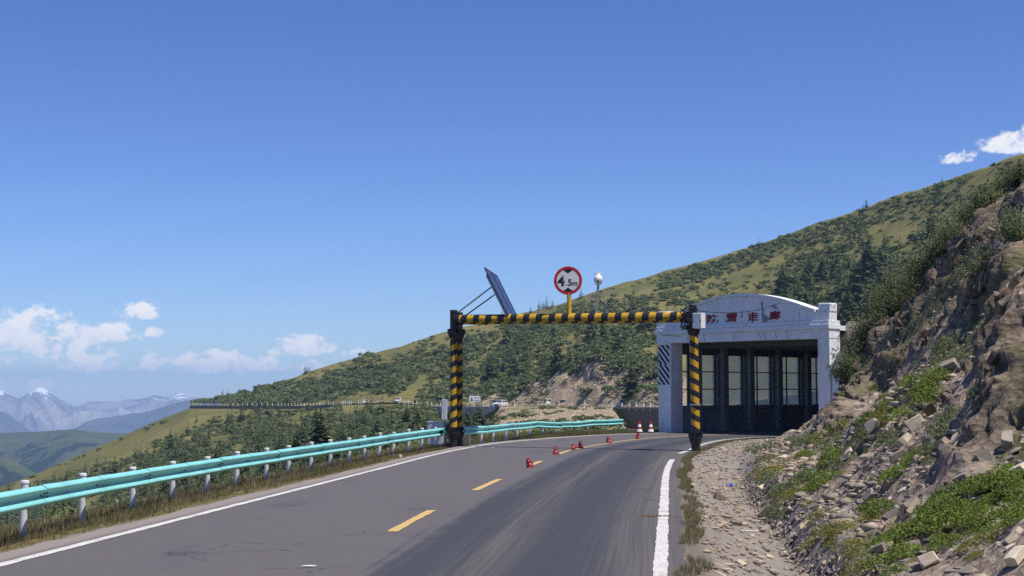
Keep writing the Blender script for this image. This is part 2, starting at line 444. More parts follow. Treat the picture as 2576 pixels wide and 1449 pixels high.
def strip(name, A, B, z, mat, uv=True, kind='structure'):
    n = len(A); s = arclen((A + B) / 2)
    V = np.concatenate([np.c_[A, np.full(n, z)], np.c_[B, np.full(n, z)]])
    i = np.arange(n - 1); fc = np.stack([i, i + n, i + n + 1, i + 1], 1)
    me = np_mesh(name, V, fc)
    return me, s, n

def build_road():
    nL = normals(LINE_L); nR = normals(LINE_R)
    # asphalt: several columns across so that the course reads in the attributes u (across, metres from the centre) and s (along)
    A = LINE_L - nL * .60; B = LINE_R + nR * .32
    cols = np.linspace(0, 1, 25); n = len(A)
    wob = np.zeros((n, 25)); 
    P = A[:, None, :] * (1 - cols)[None, :, None] + B[:, None, :] * cols[None, :, None]
    s = arclen(LINE_C)
    jag = vnoise(s * 1.3, s * 0, seed=9) * .10; P[:, 0] -= nL * jag[:, None]
    jag = vnoise(s * 1.7, s * 0, seed=10) * .05; P[:, -1] += nR * jag[:, None]
    Z = np.full((n, 25), -.004); 
    V = np.concatenate([P, Z[..., None]], -1)
    me = np_mesh('road', V.reshape(-1, 3), grid_faces(n, 25))
    sd = side_dist(P[..., 0], P[..., 1], LINE_C)
    attr(me, 'u', sd); attr(me, 's', np.repeat(s[:, None], 25, 1))
    attr(me, 'v', side_dist(P[..., 0], P[..., 1], LINE_L))
    tag(link('road', me, MAT['asphalt']), kind='structure')
    # painted edge lines and centre line
    def line(name, P, off, wd, mat, s0=None, s1=None, z=0.004, breaks=()):
        N_ = normals(P); s = arclen(P)
        dense = np.arange(s[0] if s0 is None else s0, s[-1] if s1 is None else s1, .25)
        C = np.stack([np.interp(dense, s, P[:, 0]), np.interp(dense, s, P[:, 1])], 1); nn = np.stack([np.interp(dense, s, N_[:, k]) for k in (0, 1)], 1)
        jl = vnoise(dense * 4, dense * 0, seed=1) * .012; jr = vnoise(dense * 4, dense * 0, seed=2) * .012
        me, _, n = strip(name, C + nn * (off - wd / 2 + jl)[:, None], C + nn * (off + wd / 2 + jr)[:, None], z, mat)
        fc_keep = None
        return tag(link(name, me, mat), kind='structure')
    sR = arclen(LINE_R)
    def s_at_y(P, y): 
        k = np.argmax(P[:, 1] >= y); t = (y - P[k - 1, 1]) / (P[k, 1] - P[k - 1, 1]); s = arclen(P); return s[k - 1] + t * (s[k] - s[k - 1])
    line('road_marking', LINE_L, 0, .17, MAT['white_paint'])
    line('road_marking', LINE_R, 0, .17, MAT['white_paint'], None, s_at_y(LINE_R, 46.2))
    line('road_marking', LINE_R, 0, .16, MAT['white_paint'], s_at_y(LINE_R, 50.3), None)
    for y0, y1 in ((13.0, 16.9), (22.4, 26.5), (31.7, 35.9), (41.2, 45.0), (49.9, 53.2)):
        line('road_marking', LINE_C, 0, .16, MAT['yellow_paint'], s_at_y(LINE_C, y0), s_at_y(LINE_C, y1))
    line('road_marking', LINE_C, 0, .14, MAT['yellow_paint'], s_at_y(LINE_C, 54.0), None)

# ------------------------------------------------------------------ far terrain
SKY_X = [-400, 300, 535, 562, 640, 700, 760, 830, 900, 1000, 1080, 1140, 1220, 1300, 1386, 1440, 1500, 1560, 1620, 1700, 1790, 1860, 1950, 2050, 2180, 2250, 2370, 2480, 2576, 2700, 3100]
SKY_Y = [1018, 1018, 1018.5, 1003, 985, 966, 946, 925, 903, 873, 848, 832, 811, 792, 771, 756, 733, 714, 697, 675, 650, 626, 598, 564, 517, 491, 452, 418, 384, 345, 230]
RD_X = [300, 400, 480, 650, 780, 850, 1000, 1060, 1100, 1200, 1300, 1450, 1560, 1640, 1720, 1800, 1900, 2050, 2200, 2400, 2700, 3100]
RD_Y = [1021, 1021, 1021, 1022, 1022, 1017, 1013, 1018, 1023, 1024, 1021, 1022, 1027, 1028, 1030, 1030, 1010, 985, 960, 920, 860, 800]
RD_D = [640, 620, 600, 560, 525, 505, 450, 435, 420, 400, 375, 340, 310, 285, 262, 240, 215, 185, 165, 140, 110, 95]
RG_X = [300, 560, 1000, 1500, 2000, 2300, 2576, 3100]
RG_D = [655, 650, 640, 640, 600, 520, 430, 330]
def road_far(px): return np.interp(px, RD_X, RD_Y), np.interp(px, RD_X, RD_D)
def kink_at(px): return np.interp(px, [1215, 1290, 1345, 1420, 1500, 1570, 1640, 1700], [.04, .14, .30, .36, .43, .33, .29, .2]) + .07 * fbm(px * .03, px * 0, None, 3, 57)
def hill_pt(px, s):
    """upper hillside: s = 0 at the far road, 1 at the ridge, beyond 1 over the back"""
    yb, db = road_far(px); yt = np.interp(px, SKY_X, SKY_Y); dt = np.interp(px, RG_X, RG_D)
    db = db + 7.5; sc = np.clip(s, 0, 1)
    g = sc ** .9
    # rock cut above the road between the white lorry bend and the gallery: steep face first
    cl = sm(px, 1215, 1330) * (1 - sm(px, 1690, 1790)); kink = kink_at(px)
    g2 = np.where(sc < kink, sc / kink * .10, .10 + (sc - kink) / (1 - kink) * .90)
    g = g + (g2 - g) * cl
    py = yb - 1.5 + (yt - yb + 1.5) * sc; Dp = db + (dt - db) * g
    p = at_np(px, py, Dp)
    over = np.maximum(s - 1, 0)
    p[..., 1] += over * 260; p[..., 2] -= over * over * 160 + over * 12
    return p, cl, kink
def rough_hill(px, s, p):
    """adds relief to the smooth hillside"""
    x, y, z = p[..., 0], p[..., 1], p[..., 2]
    e = sm(s, 0, .05)
    n = fbm(x * .012, y * .012, None, 4, 51) * 3.2 * e * (1 - .65 * sm(s, .75, 1.0)) + fbm(x * .07, y * .07, None, 4, 55) * .8 * e
    yb, db = road_far(px)
    kink = kink_at(px)
    cl = sm(px, 1230, 1340) * (1 - sm(px, 1680, 1760)) * sm(s, 0, .05) * (1 - sm(s - kink, -.02, .1))
    w1, v1 = worley(x * .11 + z * .05, z * .16 - x * .04, y * .08, 431); w2, v2 = worley(x * .3, z * .42, y * .25, 441)
    r1 = fbm(x * .09 + z * .03, z * .10, y * .05, 5, 61, .55, True); r2 = fbm(x * .35, z * .35, y * .2, 4, 67, .6, True)
    fz = sm(s, kink * .30, kink * .55); dd = cl * ((.3 + .7 * fz) * r1 * 4.5 + (.25 + .75 * fz) * (r2 * 1.2 + v1 * 1.8 + v2 * .9))
    q = p.copy(); q[..., 2] += n * (1 - cl); k = -dd
    q[..., 1] += k * .8; q[..., 0] += dd * .35
    return q, cl * (.25 + .75 * fz)
def hill_pos(px, s):
    p, _, _ = hill_pt(px, s); return rough_hill(px, s, p)[0]

LOW_X = [-700, -300, -100, 0, 100, 200, 290, 390, 480]
LOW_Y = [1560, 1375, 1275, 1226, 1188, 1145, 1106, 1060, 1026]
def low_pt(px, s):
    """slope below the far road, s = 0 at its edge, 1 in the gully near us"""
    yr, dr = road_far(px)
    ys = np.interp(px, LOW_X, LOW_Y); ds = np.interp(px, [-700, 0, 480], [560, 600, 600])
    m = px < 480
    wall = np.interp(px, [480, 830, 840, 1080, 1100, 1235, 1260, 1540, 1575, 1720], [7, 7, 3, 3, 34, 34, 1, 1, 52, 55])
    yt = np.where(m, ys, yr + wall); dt = np.where(m, ds, dr - 1.2)
    yb = np.interp(px, [-700, 300, 900, 1200, 1720], [1760, 1440, 1300, 1190, 1150]); db = np.interp(px, [-700, 300, 900, 1200, 1720], [190, 150, 115, 105, 100])
    py = yt + (yb - yt) * s
    g = s ** np.interp(px, [0, 900, 1150, 1720], [.95, .8, .62, .55])
    return at_np(px, py, dt + (db - dt) * g)
def low_pos(px, s):
    p = low_pt(px, s); x, y = p[..., 0], p[..., 1]
    e = sm(s, 0, .06)
    p = p.copy(); p[..., 2] += e * (fbm(x * .02, y * .02, None, 4, 71) * 2.0 + fbm(x * .09, y * .09, None, 4, 75) * .7) * np.interp(px, [0, 900, 1200, 1700], [1, 1, .6, .3])
    return p

def build_far():
    px = np.concatenate([np.arange(478, 1200, 7.0), np.arange(1200, 1760, 2.6), np.arange(1760, 3100, 9.0)]); s = np.concatenate([np.arange(0, .62, .007), np.linspace(.62, 1, 40), np.linspace(1.03, 2.2, 14)])
    PX, S = np.meshgrid(px, s); P, cl = rough_hill(PX, S, hill_pt(PX, S)[0])
    me = np_mesh('hillside', P.reshape(-1, 3), grid_faces(len(s), len(px)))
    xx, yy = to_px(P)[:2]
    scree = cl + .8 * sm(PX, 1130, 1260) * (1 - sm(PX, 1700, 1800)) * (1 - sm(S, .08, .34)) + .55 * (1 - sm(S, .0, .10)) * sm(PX, 560, 1100)
    attr(me, 'rock', np.clip(scree + cl, 0, 1)); attr(me, 'face', cl)
    tag(link('hillside', me, MAT['hill'], smooth=True), kind='structure')
    px = np.arange(-700, 1725, 8.0); s = np.linspace(0, 1, 120) ** 1.0
    # a back row behind the spur's edge so the slope is a ridge and not a sheet
    PX, S = np.meshgrid(px, s); P = low_pos(PX, S)
    back = []
    for k, (dy, dz) in enumerate(((260, -170), (90, -40), (25, -6))):
        b = P[0].copy(); left = (px < 500).astype(float)
        b[:, 1] += dy * left + (1 - left) * 1.0; b[:, 2] += dz * left - (1 - left) * 2; back.append(b)
    P = np.concatenate([np.array(back), P]); S2 = np.concatenate([np.zeros((3, len(px))), S]); PX2 = np.concatenate([PX[:3], PX])
    me = np_mesh('valley_slope', P.reshape(-1, 3), grid_faces(len(P), len(px)))
    rockm = sm(PX2, 1120, 1260) * (1 - sm(S2, .45, .95)) * sm(fbm(P[..., 0] * .03, P[..., 1] * .03, None, 4, 81) + .12, -.15, .2)
    attr(me, 'rock', rockm); attr(me, 'face', rockm * 0)
    tag(link('valley_slope', me, MAT['hill'], smooth=True), kind='structure')
    # far road
    px = np.arange(470, 1760, 6.0); y, D = road_far(px); o = at_np(px, y, D); i = o.copy(); i[:, 1] += 9.0
    n = len(px); k = np.arange(n - 1)
    me = np_mesh('far_road', np.concatenate([o, i]), np.stack([k, k + 1, k + n + 1, k + n], 1))
    tag(link('far_road', me, MAT['far_asphalt']), kind='structure')
    # valley floor out to the horizon
    me = np_mesh('valley_floor', [(-9000, -400, -620), (9000, -400, -620), (9000, 11800, -620), (-9000, 11800, -620)], [np.array([[0, 1, 2, 3]])])
    tag(link('valley_floor', me, MAT['far_green']), kind='structure')
    # blue-green hills across the valley: three spurs
    def range_mesh(name, pts, D, depth, drop, seed, amp, mat, x0, x1, nx=260, ny=70, rid=False, freq=.004):
        px = np.linspace(x0, x1, nx); t = np.linspace(-1.2, 1, ny)
        PX, T = np.meshgrid(px, t)
        yt = np.interp(PX, [p[0] for p in pts], [p[1] for p in pts]); d0 = D + vnoise(PX * .004, PX * 0, seed=seed) * depth * .15
        top = at_np(PX, yt, d0)
        Pm = top.copy(); tt = np.maximum(T, 0); bb = np.maximum(-T, 0)
        Pm[..., 1] = top[..., 1] - tt * depth + bb * depth * .8; Pm[..., 0] = top[..., 0] * (1 + (Pm[..., 1] - top[..., 1]) / np.maximum(top[..., 1], 1) * .85)
        Pm[..., 2] = top[..., 2] - drop * (tt ** 1.15 + bb)
        x, yv = Pm[..., 0], Pm[..., 1]
        e = sm(np.abs(T), .02, .40 if rid else .18)
        nn = fbm(x * freq, yv * freq, None, 6, seed, .52, rid)
        sharp = fbm(x * freq * 3, yv * freq * .5, None, 5, seed + 9, .6, True) * (1 - e) * amp * (.075 if rid else .02)
        Pm[..., 2] += amp * nn * e + sharp
        me = np_mesh(name, Pm.reshape(-1, 3), grid_faces(ny, nx)); attr(me, 't', T); return tag(link(name, me, mat, smooth=not rid), kind='structure')
    range_mesh('far_hill', [(-300, 1080), (0, 1086), (90, 1083), (180, 1076), (250, 1084), (310, 1086), (400, 1088), (440, 1094), (480, 1105), (560, 1130), (760, 1200)], 3400, 1500, 520, 101, 60, MAT['far_hill'], -300, 800, freq=.0022)
    range_mesh('far_hill', [(-300, 1110), (0, 1142), (40, 1158), (90, 1185), (150, 1225), (260, 1300), (600, 1480)], 2300, 800, 380, 111, 30, MAT['far_hill'], -300, 600, freq=.004)
    range_mesh('mountain', [(-300, 975), (0, 983), (12, 988), (30, 995), (45, 1004), (56, 1001), (70, 992), (85, 984), (100, 977), (108, 976), (118, 984), (135, 992), (150, 1004), (170, 1015), (185, 1022), (205, 1018), (222, 1010),
                            (236, 1011), (262, 1010), (290, 1009), (312, 1008), (335, 1005), (350, 1005), (372, 1000), (386, 993), (400, 998), (425, 1001), (440, 995), (455, 991), (475, 1000), (500, 1003), (520, 1003), (545, 1004), (600, 1010), (900, 1010)],
               10300, 2600, 620, 121, 190, MAT['mountain'], -300, 900, 560, 120, True, .0026)
    range_mesh('mountain', [(-300, 1010), (0, 1032), (20, 1040), (50, 1065), (80, 1085), (130, 1120), (300, 1140)], 8200, 1400, 500, 131, 120, MAT['mountain_near'], -300, 300, 200, 80, True, .003)
    range_mesh('mountain', [(120, 1110), (170, 1085), (215, 1062), (245, 1052), (270, 1050), (300, 1046), (345, 1040), (380, 1032), (420, 1020), (470, 1008), (505, 1003), (560, 1000), (900, 1000)], 7800, 1600, 560, 141, 110, MAT['mountain_near'], 120, 900, 260, 80, True, .003)
    # the air
    b = BM().box((0, 5200, -240), (17000, 12600, 770)); m, N = new_mat('haze')
    vol = N.n('ShaderNodeVolumePrincipled', ins={'Color': (.43, .65, 1.0, 1), 'Density': HAZE_DENSITY, 'Anisotropy': 0.1}); out = N.n('ShaderNodeOutputMaterial'); N.t.links.new(vol.outputs[0], out.inputs['Volume'])
    h = b.make('haze', m); tag(h, 'thin blue air between us and the far mountains', 'haze', kind='stuff')
# ------------------------------------------------------------------ materials
MAT = {}
def build_materials():
    def a(N, name): return N.n('ShaderNodeAttribute', attribute_name=name).outputs['Fac']
    # asphalt: greyish pink lane on the left, darker worn-in lane on the right, dusty tracks along the road
    m, N = new_mat('asphalt'); u, s, v = a(N, 'u'), a(N, 's'), a(N, 'v')
    cx = N.n('ShaderNodeCombineXYZ'); N.t.links.new(u, cx.inputs[0]); N.t.links.new(s, cx.inputs[1]); uv = cx.outputs[0]
    grain = N.noise(uv, 55, 3, .7); mid = N.noise(uv, 1.1, 6, .62)
    streak = N.noise(N.scalev(uv, (5.0, .07, 1)), 1.0, 5, .6, .3); fine = N.noise(N.scalev(uv, (17.0, .1, 1)), 1.0, 5, .62, .2)
    patch = N.noise(N.scalev(uv, (.55, .13, 1)), 1.0, 5, .6)
    base = N.ramp(grain, [(.25, (.072, .064, .063)), (.75, (.150, .133, .130))])
    base = N.mix(N.step(mid, .35, .7), base, (.108, .097, .095))
    uu = N.m('ADD', u, N.m('ADD', N.m('MULTIPLY', N.m('SUBTRACT', streak, .5), .9), N.m('MULTIPLY', N.m('SUBTRACT', mid, .5), .5)))
    new = N.step(uu, .42, .85)
    dark = N.ramp(grain, [(.2, (.026, .029, .036)), (.8, (.052, .056, .066))])
    c = N.mix(N.m('MULTIPLY', new, .93), base, dark)
    # dust on the right lane: between and beside the wheel tracks
    band = N.m('SUBTRACT', 1.0, N.m('MULTIPLY', N.m('ABSOLUTE', N.m('SUBTRACT', u, 1.75)), 1.55), clamp=True)
    band2 = N.step(u, 2.75, 3.7)
    dm = N.m('MULTIPLY', N.m('MAXIMUM', N.m('MULTIPLY', band, 1.0), band2), N.step(N.m('ADD', N.m('MULTIPLY', fine, .6), N.m('MULTIPLY', streak, .5)), .42, .68))
    c = N.mix(N.m('MULTIPLY', dm, .62), c, (.150, .128, .108))
    c = N.mix(N.m('MULTIPLY', N.step(u, 3.1, 4.1), .5), c, (.135, .118, .104))
    # tyre scuffs, darker repairs on the left lane
    dk = N.m('MULTIPLY', N.step(patch, .56, .68), N.m('SUBTRACT', 1.0, new))
    c = N.mix(N.m('MULTIPLY', dk, .5), c, (.070, .068, .080))
    sc = N.noise(N.scalev(uv, (7.0, .8, 1)), 1.0, 4, .6, .8)
    c = N.mix(N.m('MULTIPLY', N.step(sc, .68, .74), .55), c, (.055, .055, .065))
    crk = N.n('ShaderNodeTexVoronoi', feature='DISTANCE_TO_EDGE', ins={'Scale': .42, 'Randomness': 1.0}); wz = N.n('ShaderNodeTexNoise', ins={'Scale': .9, 'Detail': 6, 'Roughness': .65}); N.t.links.new(uv, wz.inputs['Vector']); av = N.n('ShaderNodeVectorMath', operation='ADD'); N.t.links.new(uv, av.inputs[0]); N.t.links.new(wz.outputs['Color'], av.inputs[1]); N.t.links.new(av.outputs[0], crk.inputs['Vector'])
    c = N.mix(N.m('MULTIPLY', N.step(crk.outputs['Distance'], .012, .004), N.m('MULTIPLY', N.step(N.noise(uv, .35, 3), .5, .6), .65)), c, (.035, .033, .036))
    spk = N.noise(uv, 9.0, 4, .75); c = N.mix(N.m('MULTIPLY', N.step(spk, .58, .72), .30), c, (.24, .215, .20)); c = N.mix(N.m('MULTIPLY', N.step(spk, .42, .30), .35), c, (.045, .043, .048))
    c = N.mix(N.step(v, -.05, -.35), c, N.ramp(grain, [(.25, (.17, .14, .125)), (.7, (.31, .26, .23))]))
    finish(N, c, .78, grain, .25, .004, spec=.35); MAT['asphalt'] = m
    m, N = new_mat('far_asphalt'); finish(N, N.ramp(N.noise(N.coord(), 1.5, 4), [(.3, (.15, .14, .14)), (.7, (.24, .22, .21))]), .9); MAT['far_asphalt'] = m
    def paint(name, col, under, th):
        m, N = new_mat(name); v = N.coord(); g = N.noise(v, 30, 5, .75); k = N.noise(N.scalev(v, (1, 1, 1)), 2.5, 5, .7)
        f = N.step(N.m('ADD', N.m('MULTIPLY', g, .65), N.m('MULTIPLY', k, .35)), th, th + .07)
        c = N.mix(f, col, under); c = N.mix(N.m('MULTIPLY', N.step(k, .4, .75), .35), c, tuple(x * .72 for x in col)); finish(N, c, .75, g, .3, .004); MAT[name] = m
    paint('white_paint', (.60, .58, .55), (.17, .15, .14), .525); paint('yellow_paint', (.56, .38, .15), (.14, .12, .10), .57)
    # scree slope
    m, N = new_mat('scree'); rk, vg, lat = a(N, 'rock'), a(N, 'veg'), a(N, 'lat'); v = N.coord()
    n1, n2, n3 = N.noise(v, 1.3, 8, .65), N.noise(v, 7, 6, .7), N.noise(v, .45, 5, .6)
    vo = N.n('ShaderNodeTexVoronoi', ins={'Scale': 5.5, 'Randomness': 1.0}); N.t.links.new(N.scalev(v, (1, 1.6, 2.2)), vo.inputs['Vector'])
    vc = N.n('ShaderNodeSeparateColor'); N.t.links.new(vo.outputs['Color'], vc.inputs[0])
    stone = N.ramp(vc.outputs[0], [(.0, (.10, .088, .080)), (.35, (.20, .165, .135)), (.7, (.33, .265, .20)), (1.0, (.47, .40, .32))])
    dirt = N.ramp(n2, [(.25, (.23, .170, .122)), (.75, (.44, .335, .25))])
    c = N.mix(N.step(N.m('ADD', n1, N.m('MULTIPLY', n2, .3)), .56, .72), dirt, stone)
    bed = N.n('ShaderNodeMapping'); bed.inputs['Rotation'].default_value = (.25, .62, .3); bed.inputs['Scale'].default_value = (1.0, 1.3, 5.5); N.t.links.new(v, bed.inputs['Vector'])
    lay = N.m('ADD', N.m('MULTIPLY', N.noise(bed.outputs[0], 1.5, 8, .72, .35), .6), N.m('MULTIPLY', n2, .4))
    rockc = N.ramp(lay, [(.36, (.040, .034, .028)), (.46, (.135, .105, .076)), (.55, (.25, .195, .14)), (.68, (.44, .355, .26))])
    c = N.mix(N.step(N.m('ADD', rk, N.m('MULTIPLY', N.m('SUBTRACT', n1, .5), .9)), .35, .62), c, rockc)
    gr = N.ramp(n2, [(.25, (.040, .055, .018)), (.55, (.085, .095, .030)), (.8, (.16, .145, .055))])
    c = N.mix(N.m('MULTIPLY', N.step(N.m('ADD', vg, N.m('MULTIPLY', N.m('SUBTRACT', n2, .5), 1.2)), .45, .75), .75), c, gr)
    ditch = N.ramp(N.noise(N.scalev(v, (1.0, 3.2, 1.0)), 3.0, 7, .72), [(.25, (.15, .125, .105)), (.55, (.30, .262, .225)), (.8, (.46, .415, .36))])
    c = N.mix(N.m('MULTIPLY', N.step(lat, 2.9, 2.4), N.step(lat, .3, .7)), c, ditch)
    c = N.mix(N.step(N.m('ADD', lat, N.m('MULTIPLY', N.m('SUBTRACT', n2, .5), .5)), .75, .5), c, N.ramp(n2, [(.3, (.15, .128, .105)), (.7, (.24, .205, .17))]))
    finish(N, c, .9, N.m('ADD', N.m('ADD', n2, lay), N.m('MULTIPLY', vo.outputs['Distance'], .8)), .8, .07, spec=.15); MAT['scree'] = m
    # left verge
    m, N = new_mat('verge'); lat = a(N, 'lat'); v = N.coord(); n1, n2 = N.noise(v, 2.2, 6, .65), N.noise(v, 18, 4, .7)
    grav = N.ramp(n2, [(.25, (.13, .105, .092)), (.6, (.27, .225, .195)), (.85, (.42, .37, .33))])
    dry = N.ramp(N.m('ADD', N.m('MULTIPLY', n1, .6), N.m('MULTIPLY', n2, .4)), [(.3, (.055, .055, .022)), (.55, (.16, .125, .055)), (.8, (.27, .20, .10))])
    c = N.mix(N.step(N.m('ADD', lat, N.m('MULTIPLY', N.m('SUBTRACT', n1, .5), .8)), .70, 1.0), grav, dry)
    c = N.mix(N.step(lat, 2.6, 4.5), c, N.ramp(n1, [(.3, (.05, .062, .022)), (.7, (.11, .10, .04))]))
    finish(N, c, .95, n2, .5, .02, spec=.1); MAT['verge'] = m
    # grassy hillside with bare stony cuts
    m, N = new_mat('hill'); rk, fa = a(N, 'rock'), a(N, 'face'); v = N.coord()
    n1, n2, n3 = N.noise(v, .028, 6, .6), N.noise(v, .35, 6, .68), N.noise(v, 1.4, 5, .7)
    c = N.ramp(N.m('ADD', N.m('MULTIPLY', n1, .62), N.m('MULTIPLY', n2, .38)), [(.32, (.085, .092, .032)), (.46, (.135, .130, .044)), (.58, (.198, .172, .060)), (.72, (.232, .188, .076))])
    c = N.mix(N.m('MULTIPLY', N.step(n2, .56, .70), .55), c, (.060, .068, .024)); c = N.mix(N.m('MULTIPLY', N.step(n3, .60, .74), .5), c, (.055, .060, .022))
    scree = N.ramp(N.m('ADD', N.m('MULTIPLY', n2, .45), N.m('MULTIPLY', n3, .55)), [(.30, (.13, .105, .070)), (.48, (.28, .215, .145)), (.62, (.40, .315, .22)), (.74, (.56, .46, .345))])
    dark = N.ramp(N.noise(N.scalev(v, (1, .6, .35)), .30, 7, .7, .5), [(.34, (.050, .044, .038)), (.46, (.17, .135, .100)), (.57, (.38, .29, .19)), (.72, (.60, .48, .34))])
    scree = N.mix(N.step(N.m('ADD', fa, N.m('MULTIPLY', N.m('SUBTRACT', n1, .5), 1.5)), .45, .8), scree, dark)
    c = N.mix(N.step(N.m('ADD', rk, N.m('MULTIPLY', N.m('SUBTRACT', n2, .5), 1.6)), .38, .66), c, scree)
    finish(N, c, .95, N.m('ADD', n3, n2), .6, .35, spec=.1); MAT['hill'] = m
    MAT['far_green'] = simple('far_green', (.07, .085, .04), .95, .3, .004)
    m, N = new_mat('far_hill'); v = N.coord(); n1, n2 = N.noise(v, .0075, 6, .62, .4), N.noise(v, .03, 4, .6); t = a(N, 't')
    c = N.ramp(n2, [(.3, (.05, .065, .028)), (.7, (.085, .092, .038))])
    wood = N.m('MULTIPLY', N.step(N.m('ADD', n1, N.m('MULTIPLY', N.m('SUBTRACT', n2, .5), .5)), .50, .55), N.step(t, .035, .07))
    c = N.mix(wood, c, (.018, .026, .016)); finish(N, c, .95, spec=.05); MAT['far_hill'] = m
    for nm, lo, hi, snow in (('mountain', (.13, .13, .135), (.42, .38, .35), True), ('mountain_near', (.06, .065, .06), (.14, .13, .11), False)):
        m, N = new_mat(nm); v = N.coord(); n1, n2 = N.noise(v, .0045, 7, .68, .5), N.noise(v, .0016, 5, .6)
        c = N.ramp(N.m('ADD', N.m('MULTIPLY', n1, .6), N.m('MULTIPLY', n2, .4)), [(.38, lo), (.6, hi)])
        if snow:
            sp = N.n('ShaderNodeSeparateXYZ'); N.t.links.new(v, sp.inputs[0])
            h = N.m('ADD', N.m('MULTIPLY', sp.outputs[2], .012), N.m('MULTIPLY', N.m('SUBTRACT', n1, .5), 4.2)); c = N.mix(N.step(h, -.30, -.05), c, (.92, .93, .95))
        finish(N, c, .9, spec=.1); MAT[nm] = m
    # made things
    S = simple
    MAT['teal'] = S('teal_rail', (.25, .64, .62), .38, .10, 1.7, spec=.5, dirt=(.16, .36, .36), dirt_amt=.5)
    MAT['post_white'] = S('post_white', (.66, .66, .65), .5, .08, 5, spec=.4, dirt=(.36, .33, .29), dirt_amt=.6)
    MAT['gate_black'] = S('gate_black', (.012, .013, .018), .45, .35, 9, spec=.45, dirt=(.05, .045, .045), dirt_amt=.6)
    MAT['yellow'] = S('gate_yellow', (.62, .36, .02), .5, .18, 6, spec=.4, dirt=(.28, .18, .06), dirt_amt=.55)
    MAT['galv'] = S('galvanised', (.36, .37, .38), .45, .15, 12, .6, dirt=(.2, .19, .18))
    MAT['cabinet'] = S('cabinet_grey', (.50, .54, .57), .5, .07, 2, dirt=(.33, .34, .35))
    MAT['dark_steel'] = S('dark_steel', (.05, .055, .065), .5, .2, 9, .4)
    MAT['rubber'] = S('rubber_black', (.014, .014, .016), .7, .2, 12)
    MAT['white_plastic'] = S('white_plastic', (.78, .78, .77), .35, .04, 6, spec=.5)
    MAT['sign_white'] = S('sign_white', (.70, .70, .69), .45, .04, 5)
    MAT['sign_red'] = S('sign_red', (.52, .012, .025), .4, .08, 5)
    MAT['sign_black'] = S('sign_black', (.012, .012, .016), .45, .1, 5)
    MAT['cone_red'] = S('cone_red', (.30, .014, .018), .5, .15, 8, dirt=(.25, .03, .03))
    MAT['cone_white'] = S('cone_white', (.78, .76, .74), .45, .06, 9)
    MAT['cone_base'] = S('cone_base', (.42, .05, .03), .6, .1, 9)
    MAT['orange'] = S('warning_orange', (.55, .17, .03), .5, .1, 4)
    MAT['board_white'] = S('board_white', (.78, .79, .80), .5, .03, 2)
    MAT['guard_white'] = S('guard_white', (.72, .70, .65), .8, .15, 3, dirt=(.4, .35, .28))
    MAT['concrete'] = S('grey_concrete', (.34, .335, .33), .9, .2, .8, dirt=(.10, .10, .10), dirt_amt=.7)
    MAT['dark_wall'] = S('dark_masonry', (.085, .085, .082), .9, .35, 1.2, dirt=(.035, .04, .035), dirt_amt=.8)
    MAT['brown_wall'] = S('brown_masonry', (.17, .145, .125), .9, .35, .8, dirt=(.04, .038, .036), dirt_amt=.7)
    MAT['lettering'] = S('red_lettering', (.30, .012, .03), .6, .3, 30, dirt=(.12, .02, .03))
    # whitewashed plaster with cracks and fallen patches
    m, N = new_mat('whitewash'); v = N.coord(); n1, n2 = N.noise(v, .9, 6, .65), N.noise(v, 9, 5, .7)
    c = N.ramp(n1, [(.3, (.64, .65, .67)), (.7, (.77, .78, .80))])
    c = N.mix(N.m('MULTIPLY', N.step(N.noise(v, 2.3, 6, .72, .4), .655, .69), .85), c, (.30, .295, .29))
    c = N.mix(N.m('MULTIPLY', N.step(N.noise(N.scalev(v, (3.5, 3.5, .45)), 1.4, 5, .7), .54, .72), .5), c, (.33, .33, .335))
    vo = N.n('ShaderNodeTexVoronoi', feature='DISTANCE_TO_EDGE', ins={'Scale': .55, 'Randomness': 1.0})
    wv = N.n('ShaderNodeVectorMath', operation='ADD'); N.t.links.new(v, wv.inputs[0]); nn = N.n('ShaderNodeTexNoise', ins={'Scale': 1.7, 'Detail': 5}); N.t.links.new(v, nn.inputs['Vector']); N.t.links.new(nn.outputs['Color'], wv.inputs[1]); N.t.links.new(wv.outputs[0], vo.inputs['Vector'])
    c = N.mix(N.m('MULTIPLY', N.step(vo.outputs['Distance'], .010, .003), N.m('MULTIPLY', N.step(n1, .5, .56), .7)), c, (.20, .20, .21))
    finish(N, c, .8, n2, .25, .015, spec=.2); MAT['whitewash'] = m
    MAT['dimmed_wash'] = S('dimmed_wash', (.27, .28, .29), .9, .2, .7, dirt=(.12, .12, .12), dirt_amt=.6); MAT['dim_grey'] = S('dim_grey', (.10, .102, .105), .9, .2, .7, dirt=(.09, .09, .095), dirt_amt=.7)  # gallery interior greys: the shade inside is put into these darker colours
    m, N = new_mat('peeled_plaster'); finish(N, N.ramp(N.noise(N.coord(), 7, 5, .7), [(.3, (.22, .215, .21)), (.7, (.33, .325, .31))]), .95, spec=.1); MAT['peeled'] = m
    # dusty panes that let through an even light
    m, N = new_mat('dusty_pane'); tr = N.n('ShaderNodeBsdfTranslucent'); di = N.n('ShaderNodeBsdfDiffuse'); nz = N.noise(N.coord(), 1.3, 5, .6)
    col = N.ramp(nz, [(.3, (.78, .76, .64)), (.7, (.90, .88, .76))])
    tp = N.n('ShaderNodeBsdfTransparent', ins={0: (.92, .91, .86, 1)}); N.t.links.new(col, tr.inputs[0]); di.inputs[0].default_value = (.3, .3, .27, 1)
    mx = N.n('ShaderNodeMixShader', ins={0: .93}); N.t.links.new(di.outputs[0], mx.inputs[1]); N.t.links.new(tr.outputs[0], mx.inputs[2])
